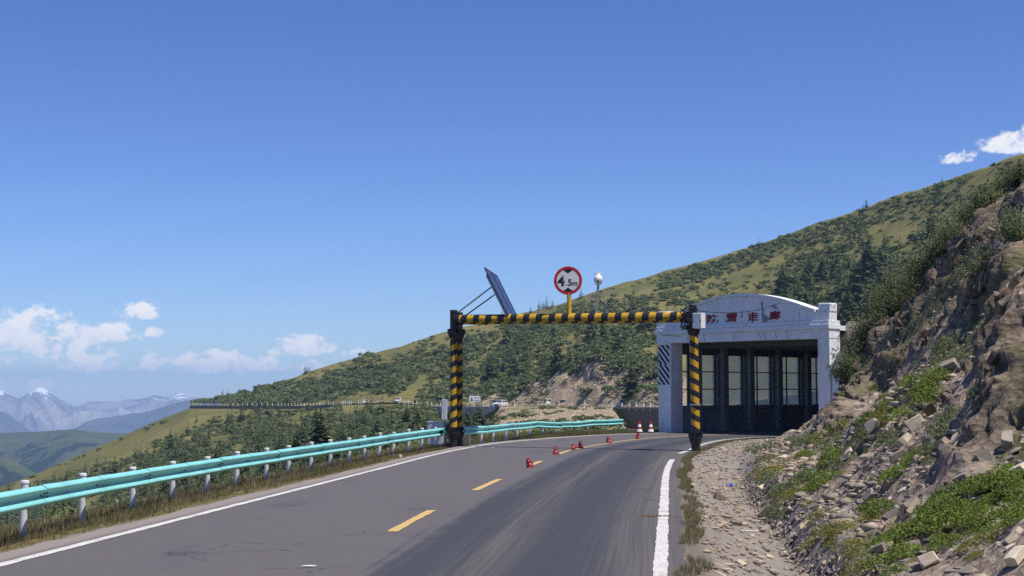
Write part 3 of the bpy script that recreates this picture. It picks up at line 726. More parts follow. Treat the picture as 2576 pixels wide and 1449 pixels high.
    mx2 = N.n('ShaderNodeMixShader', ins={0: .6}); N.t.links.new(mx.outputs[0], mx2.inputs[1]); N.t.links.new(tp.outputs[0], mx2.inputs[2])
    out = N.n('ShaderNodeOutputMaterial'); N.t.links.new(mx2.outputs[0], out.inputs[0]); MAT['pane'] = m
    # gate bands: rings along the beam, screw bands up the posts
    def bands(name, helix, period):
        m, N = new_mat(name); v = N.coord(); sp = N.n('ShaderNodeSeparateXYZ'); N.t.links.new(v, sp.inputs[0])
        n1, n2 = N.noise(v, 3.0, 6, .65), N.noise(v, 22, 4, .6)
        if helix:
            th = N.m('DIVIDE', N.m('ARCTAN2', sp.outputs[1], sp.outputs[0]), 2 * math.pi)
            ph = N.m('ADD', N.m('DIVIDE', sp.outputs[2], period), N.m('MULTIPLY', th, helix))
            ph = N.m('ADD', ph, N.m('MULTIPLY', N.m('SUBTRACT', n1, .5), .12))
        else:
            low = N.step(sp.outputs[2], -.118, -.119); ph = N.m('ADD', N.m('DIVIDE', sp.outputs[0], period), N.m('MULTIPLY', low, .30))
        fr = N.m('FRACT', N.m('ADD', ph, 100.0)); k = N.m('LESS_THAN', fr, .5)
        yel = N.ramp(n1, [(.3, (.44, .235, .010)), (.7, (.64, .37, .018))])
        blk = N.ramp(n2, [(.3, (.010, .011, .016)), (.7, (.022, .023, .030))])
        c = N.mix(k, blk, yel); c = N.mix(N.m('MULTIPLY', N.step(N.noise(v, 5.5, 6, .75), .60, .68), .6), c, (.12, .055, .025) if not helix else (.06, .045, .02))
        finish(N, c, .5, n2, .12, .01, spec=.4); MAT[name] = m
    bands('beam_bands', 0, .535); bands('post_bands_left', -1, .43); bands('post_bands_right', 1, .43)
    m, N = new_mat('solar_cells'); v = N.coord(); br = N.n('ShaderNodeTexBrick', offset=0.0, ins={'Scale': 1.0, 'Mortar Size': .006, 'Brick Width': .16, 'Row Height': .16, 'Color1': (.020, .028, .060, 1), 'Color2': (.026, .034, .070, 1), 'Mortar': (.10, .11, .14, 1)}); N.t.links.new(v, br.inputs['Vector'])
    finish(N, br.outputs[0], .22, spec=.6); MAT['solar'] = m
    # stones
    for nm, st in (('slate_tan', [(.2, (.20, .155, .11)), (.5, (.38, .30, .215)), (.8, (.56, .455, .335))]), ('slate_grey', [(.2, (.12, .105, .09)), (.5, (.25, .21, .17)), (.8, (.40, .335, .265))]),
                   ('slate_pale', [(.2, (.34, .285, .21)), (.5, (.54, .45, .33)), (.8, (.68, .59, .46))])):
        m, N = new_mat(nm); v = N.coord(); n1, n2 = N.noise(v, 3.5, 6, .65), N.noise(N.scalev(v, (1, 1, 5)), 4, 6, .7)
        oi = N.n('ShaderNodeObjectInfo').outputs['Random']; ri = N.n('ShaderNodeNewGeometry').outputs['Random Per Island']
        f = N.m('ADD', N.m('ADD', N.m('MULTIPLY', n1, .3), N.m('MULTIPLY', n2, .3)), N.m('ADD', N.m('MULTIPLY', oi, .2), N.m('MULTIPLY', ri, .25)))
        finish(N, N.ramp(f, st), .85, n2, .4, .02, spec=.25); MAT[nm] = m
    m, N = new_mat('crag'); v = N.coord(); n1, n2 = N.noise(N.scalev(v, (1, 1, .5)), 1.4, 7, .68, .4), N.noise(v, 7, 5, .7)
    finish(N, N.ramp(N.m('ADD', N.m('MULTIPLY', n1, .65), N.m('MULTIPLY', n2, .35)), [(.36, (.052, .043, .036)), (.48, (.155, .122, .092)), (.60, (.29, .232, .168)), (.74, (.47, .39, .29))]), .9, n2, .6, .04, spec=.2); MAT['crag'] = m
    # leaves
    MAT['spruce'] = foliage('spruce_needles', (.050, .078, .034), (.150, .185, .075), .35)
    MAT['scrub'] = foliage('scrub_leaves', (.066, .098, .038), (.185, .215, .085), .3)
    MAT['willow'] = foliage('willow_leaves', (.095, .125, .050), (.29, .32, .16), .5, .25)
    MAT['herb'] = foliage('herb_leaves', (.10, .155, .022), (.28, .34, .075), .45, .4)
    MAT['moss'] = foliage('yellow_moss', (.13, .14, .018), (.26, .25, .045), .3, .3)
    MAT['dry_grass'] = foliage('dry_grass', (.15, .12, .055), (.34, .275, .15), .3, .3)
    MAT['green_grass'] = foliage('green_grass', (.075, .085, .030), (.20, .19, .085), .3, .3)
    MAT['bark'] = simple('bark', (.075, .058, .045), .9, .3, 14)
    MAT['twig'] = simple('twig', (.12, .095, .075), .9, .3, 14)
    # vehicles
    for nm, c in (('car_white', (.72, .73, .74)), ('car_dark', (.045, .048, .055)), ('car_grey', (.10, .11, .125)), ('car_red', (.09, .02, .025)), ('car_teal', (.02, .07, .075))): MAT[nm] = simple(nm, c, .3, .03, 2, spec=.6)
    MAT['car_glass'] = simple('car_glass', (.02, .025, .03), .08, .1, 3, spec=.7); MAT['lamp_glass'] = simple('lamp_glass', (.55, .56, .58), .15, .1, 5, spec=.7); MAT['chrome'] = simple('chrome', (.5, .5, .52), .25, .05, 4, .9)
    MAT['litter_blue'] = simple('litter_blue', (.06, .10, .40), .4); MAT['litter_white'] = simple('litter_white', (.75, .74, .72), .5); MAT['dung'] = simple('dung', (.16, .095, .05), .95, .4, 14)
build_materials()
build_near(); build_road(); build_far()
# ------------------------------------------------------------------ lettering
def text_mesh(body, height, bold=0.0, depth=0.006, width=None):
    cu = bpy.data.curves.new('lettering', 'FONT'); cu.body = body; cu.size = 1.0; cu.extrude = 0.0; cu.offset = bold; cu.resolution_u = 4
    o = bpy.data.objects.new('lettering', cu); COL.objects.link(o)
    dg = bpy.context.evaluated_depsgraph_get(); dg.update()
    me = bpy.data.meshes.new_from_object(o.evaluated_get(dg)); bpy.data.objects.remove(o)
    co = np.array([v.co[:] for v in me.vertices]); lo, hi = co.min(0), co.max(0); k = height / (hi[1] - lo[1])
    kx = k if width is None else width / (hi[0] - lo[0]); c = (lo + hi) / 2
    bm = bmesh.new(); bm.from_mesh(me)
    for v in bm.verts: v.co = Vector(((v.co.x - c[0]) * kx, 0.0, (v.co.y - c[1]) * k))
    r = bmesh.ops.extrude_face_region(bm, geom=bm.faces[:])
    for g in r['geom']:
        if isinstance(g, bmesh.types.BMVert): g.co.y -= depth
    bmesh.ops.recalc_face_normals(bm, faces=bm.faces[:]); bm.to_mesh(me); bm.free(); me.materials.clear(); return me

# ------------------------------------------------------------------ the striped height gate
GL = Vector((-2.25, 57.1, -.07)); GR = Vector((6.5, 52.6, -.12)); GD = (GR - GL); GANG = math.atan2(GD.y, GD.x)
def flange(z0, z1, dbl, r):
    b = BM(); cs = [(0, 0)] + ([dbl] if dbl else [])
    for (cx, cy) in cs:
        b.lathe([(r * 1.02, z0), (r * 1.32, z0 + .05), (r * 1.55, z0 + (z1 - z0) * .45), (r * 1.72, z0 + (z1 - z0) * .46), (r * 1.72, z0 + (z1 - z0) * .58), (r * 1.03, z0 + (z1 - z0) * .58), (r * 1.03, z1)], 20, (cx, cy, 0))
        for k in range(10):
            a = 2 * math.pi * k / 10; b.box((cx + math.cos(a) * r * 1.32, cy + math.sin(a) * r * 1.32, z0 + (z1 - z0) * .76), (.11, .022, (z1 - z0) * .36), Matrix.Rotation(a, 3, 'Z'))
            a += .31; b.lathe([(.022, 0), (.022, .05)], 6, (cx + math.cos(a) * r * 1.5, cy + math.sin(a) * r * 1.5, z0 + (z1 - z0) * .58))
    return b
def build_gate():
    g = thing('height_limit_gate', 'black and yellow striped height limit gate spanning the road on two double posts', 'height barrier', (0, 0, 0))
    for P, r, off, mat, lean, nm in ((GL, .145, (.20, .34), 'post_bands_left', 0.0, 'left'), (GR, .142, (.085, .42), 'post_bands_right', -.013, 'right')):
        for k, o in enumerate(((0, 0), off)):
            c = P + Vector((o[0], o[1], 0)); rr = r if k == 0 else r * .96; top = 5.27 if k == 0 else 5.2
            po = BM().tube([(0, 0, .76), (0, 0, 1.6), (0, 0, 2.4), (0, 0, 3.2), (0, 0, 4.22)], rr, 24).make('post', MAT[mat], g, auto=40)
            po.location = c; po.rotation_euler = (0, lean, 0)
            for q in (([(rr * 1.06, -.3), (rr * 1.06, .44), (rr * .9, .44)], 'base_sleeve'), ([(rr * 1.01, 4.20), (rr * 1.01, top), (rr * .98, top + .004)], 'top_sleeve')): BM().lathe(q[0], 22).make(q[1], MAT['gate_black'], po, auto=40)
            cp = BM().lathe([(rr * 1.04, top), (rr * 1.04, top + .035), (rr * .5, top + .05)], 20).make('post_cap', MAT['dim_grey'], po, auto=40)
            flange(.36, .80, None, rr).make('flange', MAT['gate_black'], po, auto=40)
            flange(4.22, 4.60, None, rr).make('flange', MAT['gate_black'], po, auto=40)
    # dents: straps round the posts
    BM().lathe([(.20, 1.60), (.205, 1.62), (.20, 1.66)], 20, (GR.x, GR.y, 0)).make('strap', MAT['galv'], g, auto=40)
    BM().lathe([(.156, 1.50), (.158, 1.52), (.156, 1.54)], 20, (GL.x, GL.y, 0)).make('strap', MAT['dark_steel'], g, auto=40)
    a = GL + Vector((.10, -.02, 4.93)); b = GR + Vector((-.05, -.02, 4.86)); L = (b - a).length
    bt = BM()
    n = 40; bt.tube([(L * (i / n - .5), 0, 0) for i in range(n + 1)], .19, 24)
    be = bt.make('beam', MAT['beam_bands'], g, auto=40); be.location = (a + b) / 2
    be.rotation_euler = (0, -math.atan2((b - a).z, math.hypot((b - a).x, (b - a).y)), GANG)
    BM().tube([(-L / 2 - .02, 0, 0), (-L / 2 + .22, 0, 0)], .198, 24).make('beam_socket', MAT['gate_black'], be, auto=40)
    BM().tube([(L / 2 - .3, 0, 0), (L / 2 + .1, 0, 0)], .20, 24).make('beam_socket', MAT['gate_black'], be, auto=40)
    return a, b
def beam_pt(px, a, b):
    for t in np.linspace(0, 1, 2001):
        p = a + (b - a) * t
        if to_px(np.array(p))[0] >= px: return p
    return b
def build_gate_fittings(a, b):
    # round sign
    p = beam_pt(1431, a, b); Y = p.y - .02
    c = at(1429, 705.5, Y); s = thing('height_limit_sign', 'round white 4.5m sign with red rim on a yellow post above the beam', 'road sign', (c.x, c.y, c.z), math.radians(-7))
    R = 36.2 * Y / F
    d = BM(); d.prism([(R * math.cos(2 * math.pi * k / 64), R * math.sin(2 * math.pi * k / 64)) for k in range(64)], 0, .03, lambda x, z, t: Vector((x, t - .015, z))); d.make('sign_plate', MAT['sign_white'], s)
    def ring(r0, r1, y, mat, nm):
        q = BM(); n = 64; V = []; Fs = []
        for k in range(n):
            t = 2 * math.pi * k / n
            for rr, yy in ((r0, y), (r1, y), (r1, y + .004), (r0, y + .004)): V.append(Vector((rr * math.cos(t), yy, rr * math.sin(t))))
        for k in range(n):
            j = (k + 1) % n
            for e in range(4): Fs.append((k * 4 + e, k * 4 + (e + 1) % 4, j * 4 + (e + 1) % 4, j * 4 + e))
        q.add(V, Fs); return q.make(nm, mat, s)
    ring(R * .795, R * .975, -.021, MAT['sign_red'], 'rim')
    k = R / 215.0
    for sgn in (1, -1):
        pts = [(0, sgn * 108 * k)] + [(R * .79 * math.cos(t), sgn * R * .79 * math.sin(t)) for t in np.linspace(math.radians(66), math.radians(114), 9)]
        if sgn < 0: pts = pts[::-1]
        BM().prism(pts, 0, .004, lambda x, z, t: Vector((x, -.02 + t, z))).make('arrow', MAT['sign_black'], s)
    for body, h, x, z, bold, wd in (('4', 160, -103, -4, .035, 108), ('.', 20, -27, -63, .02, None), ('5', 100, 30, -30, .022, 62), ('m', 56, 105, -52, .02, 74)):
        o = link('numeral' if body.isdigit() else 'lettering', text_mesh(body, h * k, bold, .004, None if wd is None else wd * k), MAT['sign_black'], s); o.location = (x * k, -.0165, z * k)
    BM().tube([(0.03, .05, -R * .9), (0.04, .05, p.z - c.z + .02)], .078, 16).make('sign_post', MAT['yellow'], s, auto=40)
    BM().box((0.03, .03, -R * .3), (.5, .03, .05)).box((0.03, .03, R * .4), (.5, .03, .05)).make('bracket', MAT['galv'], s)
    # dome camera on a thin pole
    p = beam_pt(1504, a, b); Y = p.y + .05; sc_ = Y / F
    c = at(1505, 716, Y); t = thing('dome_camera', 'white dome camera on a thin braced pole above the striped beam', 'camera', (c.x, c.y, c.z))
    BM().lathe([(.001, 0), (.10, .0), (.125, .04), (.16, .14), (.165, .17), (.165, .20), (.16, .25), (.13, .31), (.08, .35), (.075, .42), (.04, .43)], 20).make('housing', MAT['white_plastic'], t, auto=50)
    BM().lathe([(.168, .165), (.168, .185)], 20).make('seam', MAT['cabinet'], t)
    BM().tube([(-.02, -.13, .10), (-.02, -.165, .095)], .035, 12).make('lens', MAT['sign_black'], t)
    BM().box((-.07, 0, .42), (.05, .09, .10), None, .01).box((.07, 0, .42), (.06, .09, .12), None, .01).make('bracket', MAT['white_plastic'], t)
    z = p.z + .15 - c.z
    BM().tube([(.0, .0, .02), (-.09, 0, z)], .042, 12).make('pole', MAT['galv'], t, auto=40)
    BM().tube([(.16, 0, -.33), (.33, 0, z)], .026, 8).make('brace', MAT['galv'], t, auto=40)
    BM().tube([(.02, -.03, -.5), (.30, -.02, -.85), (.42, -.02, z + .15), (.62, 0, z)], .02, 6).make('cable', MAT['rubber'], t)
    # solar panel leaning over the left end of the beam
    A = at(1218, 673, 56.3); B = A + Vector((.47, 1.6, -.20)); Dv = Vector((1.03, .10, -1.83)); D = A + Dv; e1 = (B - A).normalized(); e2 = (Dv - e1 * Dv.dot(e1)).normalized(); nrm = e1.cross(e2).normalized()
    if nrm.z < 0: nrm = -nrm
    M = Matrix((e1, e2, nrm)).transposed(); W = (B - A).length; H = Dv.length
    t = thing('solar_panel', 'dark blue solar panel leaning on two struts above the left end of the striped beam', 'solar panel', (A.x, A.y, A.z))
    def loc(x, y, z): return M @ Vector((x, y, z))
    q = BM().box(loc(W / 2, H / 2, 0), (W - .05, H - .05, .03), M).make('panel_glass', MAT['solar'], t)
    f = BM()
    for (x, y, sx, sy) in ((W / 2, .012, W, .028), (W / 2, H - .012, W, .028), (.012, H / 2, .028, H - .06), (W - .012, H / 2, .028, H - .06), (W / 2, H / 2, .03, H - .06)): f.box(loc(x, y, .004), (sx, sy, .045), M)
    f.make('panel_frame', MAT['dark_steel'], t)
    r = BM()
    for x in (.14, W - .25): r.box(loc(x, H * .56, -.08), (.05, H * .86, .06), M)
    for y in (.30, H * .8): r.box(loc(W * .46, y, -.045), (W * .95, .05, .03), M)
    r.make('mounting_rail', MAT['galv'], t)
    o = Vector(A)
    def strut(p0, p1, r_, nm='strut', m='galv', wav=0.0):
        pts = []
        for i in range(15):
            q = i / 14; v = p0 + (p1 - p0) * q; pts.append(v + Vector((0, 0, wav * math.sin(q * 38))) - o)
        BM().tube(pts, r_, 8).make(nm, MAT[m], t, auto=60)
    lt = beam_pt(1147, a, b)
    s0 = o + loc(.14, .78, -.1); s1 = o + loc(.45, 1.0, -.1)
    strut(s0, GL + Vector((.08, -.02, 5.15)), .03); strut(s1, beam_pt(1172, a, b) + Vector((0, 0, .17)), .026); strut(s1, beam_pt(1172, a, b) + Vector((0, -.03, .17)), .022, 'cable', 'rubber', .012)
    foot = beam_pt(1287, a, b) + Vector((0, 0, .17)); strut(o + loc(.14, H * .97, -.1), foot, .03)
    strut(o + loc(W * .6, H * .97, -.1), foot + Vector((.3, .05, 0)), .03)
    # switch box, cable tangle on the right post
    c = at(1758, 807, 52.2); t = thing('switch_box', 'small white switch box hung on the upper right gate post', 'switch box', (c.x, c.y, c.z), math.radians(-38))
    BM().box((0, 0, 0), (.36, .30, .54), None, .012).make('box', MAT['white_plastic'], t); BM().box((.02, -.155, 0), (.33, .012, .50), None, .004).make('door', MAT['white_plastic'], t)
    BM().box((.16, -.168, -.02), (.025, .02, .09)).make('latch', MAT['dark_steel'], t); BM().box((0, -.163, .10), (.10, .004, .014)).make('label_strip', MAT['cabinet'], t); BM().box((-.25, .1, -.1), (.2, .05, .05)).make('bracket', MAT['galv'], t)
    c = at(1733, 800, 52.4); t = thing('cable_bundle', 'tangle of black cables wound round the top of the right gate post', 'cables', (c.x, c.y, c.z))
    rnd = random.Random(5); q = BM()
    for k in range(15):
        ph = rnd.uniform(0, 6.3); zz = rnd.uniform(-.25, .30); R0 = rnd.uniform(.19, .30); tl = rnd.uniform(-.22, .22); tz = rnd.uniform(-.15, .15)
        q.tube([(R0 * math.cos(ph + i * .42) * (1 + .1 * math.sin(i * 1.7 + k)), R0 * .9 * math.sin(ph + i * .42), zz + tl * math.cos(i * .42 + tz * 9) + .05 * math.sin(i * 1.1 + k)) for i in range(13)], .019, 6)
    q.tube([(-.2, -.15, 0), (-.95, -.25, -.02), (-1.25, -.3, -.35), (-.95, -.3, -.62), (-.3, -.25, -.66)], .012, 5)
    q.make('cable', MAT['rubber'], t, auto=60)
    # overhead cable to the gallery
    p0 = at(1736, 778, 52.4); p1 = at(1969, 758.5, 72.3); q = BM(); pts = []
    for i in range(17):
        k = i / 16; v = p0 + (p1 - p0) * k; pts.append(v - Vector((0, 0, .55 * 4 * k * (1 - k) * .55)))
    tag(q.tube(pts, .014, 6).make('overhead_cable', MAT['rubber']), 'thin black overhead cable from the right gate post to the gallery gable', 'cable')
    # cabinets behind the left post
    c = at(1098, 1120, 57.4); t = thing('control_cabinet', 'wide pale grey control cabinet standing behind the blue guardrail', 'cabinet', (c.x, c.y, -.12), math.radians(-14))
    BM().box((0, 0, .6), (.66, .4, .86), None, .012).make('body', MAT['cabinet'], t); BM().box((.02, -.207, .6), (.56, .012, .78), None, .004).make('door', MAT['cabinet'], t)
    BM().box((0, 0, 1.045), (.70, .45, .035)).make('roof', MAT['cabinet'], t); BM().box((-.22, 0, .06), (.08, .3, .24)).box((.22, 0, .06), (.08, .3, .24)).make('plinth', MAT['dark_steel'], t); BM().box((.24, -.22, .6), (.02, .02, .12)).make('handle', MAT['dark_steel'], t)
    tag(BM().box((c.x - .1, c.y + .1, -.35), (2.3, 1.3, .5), Matrix.Rotation(math.radians(-14), 3, 'Z'), .02).make('concrete_slab', MAT['concrete']), 'low concrete slab under the grey control cabinet', 'slab')
    c = at(1118, 1056, 57.0); t = thing('meter_box', 'tall narrow grey box hung on the back of the left gate post', 'meter box', (c.x, c.y, c.z), math.radians(-10))
    BM().box((0, 0, .39), (.20, .16, .78), None, .01).make('body', MAT['cabinet'], t); BM().box((0, -.085, .39), (.17, .01, .72)).make('door', MAT['cabinet'], t); BM().box((.12, .02, .2), (.12, .04, .04)).make('bracket', MAT['dark_steel'], t)
ga, gb = build_gate(); build_gate_fittings(ga, gb)

# ------------------------------------------------------------------ guardrails
WB = [(-.155, .01), (-.150, .03), (-.115, .085), (-.095, .094), (-.075, .085), (-.025, .008), (0, .0), (.025, .008), (.075, .085), (.095, .094), (.115, .085), (.150, .03), (.155, .01)]
def rail_segment(P0, P1, nsub=6, flare=True, bow=0.0):
    """W-beam between two points of its centre line; the wave faces the road (right of travel)"""
    P0, P1 = Vector(P0), Vector(P1); d = (P1 - P0); h = Vector((d.x, d.y, 0)).normalized(); nrm = Vector((h.y, -h.x, 0))
    V = []; Fs = []; n = len(WB)
    for i in range(nsub + 1):
        t = i / nsub; c = P0 + d * t + nrm * (bow * math.sin(t * math.pi)); k = 1.0 + (.04 if i == 0 else 0)
        for z, y in WB: V.append(c + nrm * (y * k + (.006 if i == 0 else 0)) + Vector((0, 0, z * k)))
    m = len(V)
    for i in range(nsub + 1):
        for j in range(n): V.append(V[i * n + j] - nrm * .006)
    for i in range(nsub):
        for j in range(n - 1):
            a = i * n + j; Fs.append((a, a + 1, a + n + 1, a + n)); Fs.append((m + a, m + a + n, m + a + n + 1, m + a + 1))
    for i in range(nsub):
        for j in (0, n - 1): a = i * n + j; Fs.append((a, a + n, m + a + n, m + a))
    for i in (0, nsub):
        for j in range(n - 1): a = i * n + j; Fs.append((a, a + 1, m + a + 1, m + a))
    return V, Fs
def guardrail(name, label, posts, zc, seg_every=2, ext0=None, ext1=None, off=.25, wob=0.0):
    """posts: (x, y, ground z, top z)"""
    g = thing(name, label, 'guardrail'); P = np.array(posts); nn = normals(P[:, :2])
    line = [Vector((p[0] + n[0] * off, p[1] + n[1] * off, z)) for p, n, z in zip(P, nn, zc)]
    rnd = random.Random(3)
    for (x, y, z0, z1), n, lp in zip(posts, nn, line):
        b = BM(); b.lathe([(.057, z0 - .4 - z1), (.057, -.035)], 16); po = b.make('post', MAT['post_white'], g, auto=40); po.location = (x, y, z1); po.rotation_euler = (rnd.gauss(0, .012), rnd.gauss(0, .02), 0)
        BM().lathe([(.064, -.04), (.064, -.006), (.056, .004), (.02, .008)], 16).make('post_cap', MAT['post_white'], po, auto=40)
        sp = BM().box((n[0] * off * .5, n[1] * off * .5, lp.z - z1), (off * .9, .10, .19), Matrix.Rotation(math.atan2(n[1], n[0]), 3, 'Z')).make('spacer', MAT['teal'], po)
        BM().lathe([(.011, 0), (.011, .02)], 6).make('bolt', MAT['dark_steel'], po).matrix_local = Matrix.Translation(Vector((n[0] * (off + .004), n[1] * (off + .004), lp.z - z1))) @ Matrix.Rotation(math.atan2(n[1], n[0]), 4, 'Z') @ Matrix.Rotation(math.pi / 2, 4, 'Y')
    pts = list(line)
    if ext0 is not None: pts = [Vector(ext0)] + pts
    if ext1 is not None: pts = pts + [Vector(ext1)]
    i = 0
    while i < len(pts) - 1:
        j = min(i + seg_every, len(pts) - 1); V = []; Fs = []
        b = BM()
        for k in range(i, j):
            V, Fs = rail_segment(pts[k] + Vector((0, 0, rnd.uniform(-wob, wob))) * (k == i), pts[k + 1], 4, bow=rnd.uniform(-wob, wob)); b.add(V, Fs)
        seg = b.make('rail_segment', MAT['teal'], g, auto=50)
        # joint bolts
        hd = (pts[i + 1] - pts[i]).normalized(); nr = Vector((hd.y, -hd.x, 0)); q = BM()
        for dx in (.06, .17):
            for z, y in ((.105, .071), (.03, .03), (-.03, .03), (-.105, .071)):
                c = pts[i] + hd * dx + nr * (y + .012) + Vector((0, 0, z)); q.box(c, (.03, .016, .022), Matrix.Rotation(math.atan2(hd.y, hd.x), 3, 'Z'))
        q.make('joint_bolts', MAT['dark_steel'], seg)
        i = j
    return g
def build_guardrails():
    pix = [(63, 1359, 1209), (208.5, 1319, 1191), (334, 1294.5, 1175), (435, 1272, 1161), (522, 1252, 1151), (597, 1232, 1136), (671, 1216, 1127), (726, 1203, 1121), (783.5, 1192, 1112), (831, 1181, 1106),
           (878, 1173, 1102), (916, 1165, 1097), (956, 1160, 1089), (991, 1154, 1087), (1028, 1146, 1080), (1062, 1139, 1077), (1096, 1132, 1075)]
    Ys = np.array([3720 * 2.26 / (b - 985) for _, b, _ in pix]); k = np.arange(len(pix)); Ys = np.polyval(np.polyfit(k, Ys, 3), k)
    posts = []; zc = []
    for (px, b, t), Y in zip(pix, Ys):
        p = at(px, t, Y); posts.append((p.x, p.y, -.2, min(max(p.z, .70), .86)))
    tops = np.polyval(np.polyfit(k, [p[3] for p in posts], 2), k)
    zc = [t - .20 + .0 for t in tops]
    p0, p1 = Vector(posts[0][:2]), Vector(posts[1][:2]); d = p1 - p0
    pre = [(p0.x - d.x * j, p0.y - d.y * j, -.2, tops[0]) for j in (4, 3, 2, 1)]
    posts = pre + posts; zc = [zc[0]] * 4 + zc
    e = at(1121, 1085, 55.9); e = (e.x, e.y, zc[-1] + .02)
    guardrail('guardrail', 'long near turquoise guardrail on white posts along the left verge', posts, zc, 2, None, e, .24, .012)
    pix2 = [(1181.5, 58.5), (1212, 60.5), (1241, 62.5), (1273.4, 64.6), (1301.7, 66.7), (1332.8, 68.7), (1365.3, 70.7), (1398.3, 72.8), (1437.6, 75.0), (1479, 77.2), (1518.5, 79.4), (1553.8, 81.3)]
    tp = [1074, 1071.5, 1069, 1066.5, 1066, 1063, 1063.5, 1062, 1061, 1057, 1054.5, 1053.5]; ctr = [1082, 1081, 1077.5, 1073.5, 1072, 1068.5, 1069.5, 1070.5, 1068.5, 1064, 1063, 1061]
    posts = []; zc = []
    for (px, Y), t, c in zip(pix2, tp, ctr):
        p = at(px, t, Y); g = near_zs(p.x, p.y); posts.append((p.x, p.y, g, p.z - .02)); zc.append(at(px, c, Y).z)
    s = at(1163, 1083, 57.2); e = at(1564, 1061, 82)
    guardrail('guardrail', 'shorter wavy turquoise guardrail beyond the striped gate', posts, zc, 2, s, e, .24, .03)
build_guardrails()

# ------------------------------------------------------------------ traffic cones
def build_cones():
    def small(loc, rot, label, cat='traffic cone'):
        t = thing('traffic_cone', label, cat, loc, 0, 'small red cones on the centre line'); t.rotation_euler = rot; t.scale = (.82, .82, .82)
        b = BM(); V = []; Fs = []
        for (w_, z) in ((.10, .03), (.045, .31)): V += [(-w_, -w_, z), (w_, -w_, z), (w_, w_, z), (-w_, w_, z)]
        Fs = [(0, 1, 5, 4), (1, 2, 6, 5), (2, 3, 7, 6), (3, 0, 4, 7), (4, 5, 6, 7), (3, 2, 1, 0)]; b.add(V, Fs); b.make('body', MAT['cone_red'], t)
        BM().box((0, 0, .014), (.26, .26, .028), None, .006).make('base', MAT['cone_base'], t)
        for sx in range(4):
            R = Matrix.Rotation(sx * math.pi / 2, 3, 'Z'); y = -.085
            q = BM(); pts = [(-.035, .14), (-.015, .155), (.045, .085), (.030, .07)]
            q.add([R @ Vector((x, -(.10 - (z - .03) * .196) - .003, z)) for x, z in pts], [(0, 1, 2, 3)]); pts = [(-.015, .235), (.012, .235), (.012, .262), (-.015, .262)]
            q.add([R @ Vector((x, -(.10 - (z - .03) * .196) - .003, z)) for x, z in pts], [(0, 1, 2, 3)]); q.make('mark', MAT['cone_white'], t)
        return t
    for (px, py, lab, rot) in ((1398, 1142, 'nearest upright small red cone on the centre line, just before the gate shadow', (0, 0, .2)), (1460, 1126.5, 'small red cone on the centre line just right of the toppled one', (0, 0, .1)),
                               (1531, 1114, 'small red cone on the bend, second farthest on the centre line', (0, 0, .5)), (1605, 1103.5, 'farthest small red cone on the centre line, below the striped cones', (0, 0, .9))):
        Y = 3720 * 2.1 / (py - 985); small(at(px, py, Y), rot, lab)
    Y = 41.2; p = at(1334, 1174, Y); small((p.x, p.y, .012), (.06, -.34, .5), 'bent small red cone leaning left on a yellow dash, nearest of all the cones')
    Y = 53.2; p = at(1438, 1133, Y); small((p.x, p.y, .12), (math.radians(90), .25, math.radians(82)), 'toppled small red cone lying on its side on the centre line')
    for px, py, lab in ((1608.5, 1088.5, 'left one of two red and white striped cones by the gallery pillar'), (1637, 1089.5, 'right one of two red and white striped cones, closest to the gallery pillar')):
        Y = 75.5; p = at(px, py, Y); t = thing('striped_cone', lab, 'traffic cone', (p.x, p.y, 0.0), 0, 'striped cones by the gallery')
        R = lambda z: .165 - z * .225
        BM().lathe([(R(.04), .03), (R(.58), .58), (.02, .60)], 20).make('body', MAT['cone_red'], t, auto=40)
        for z0, z1 in ((.06, .19), (.30, .43)): BM().lathe([(R(z0) + .004, z0), (R(z1) + .004, z1)], 20).make('band', MAT['cone_white'], t, auto=40)
        BM().box((0, 0, .018), (.38, .38, .036), None, .008).make('base', MAT['rubber'], t)
build_cones()

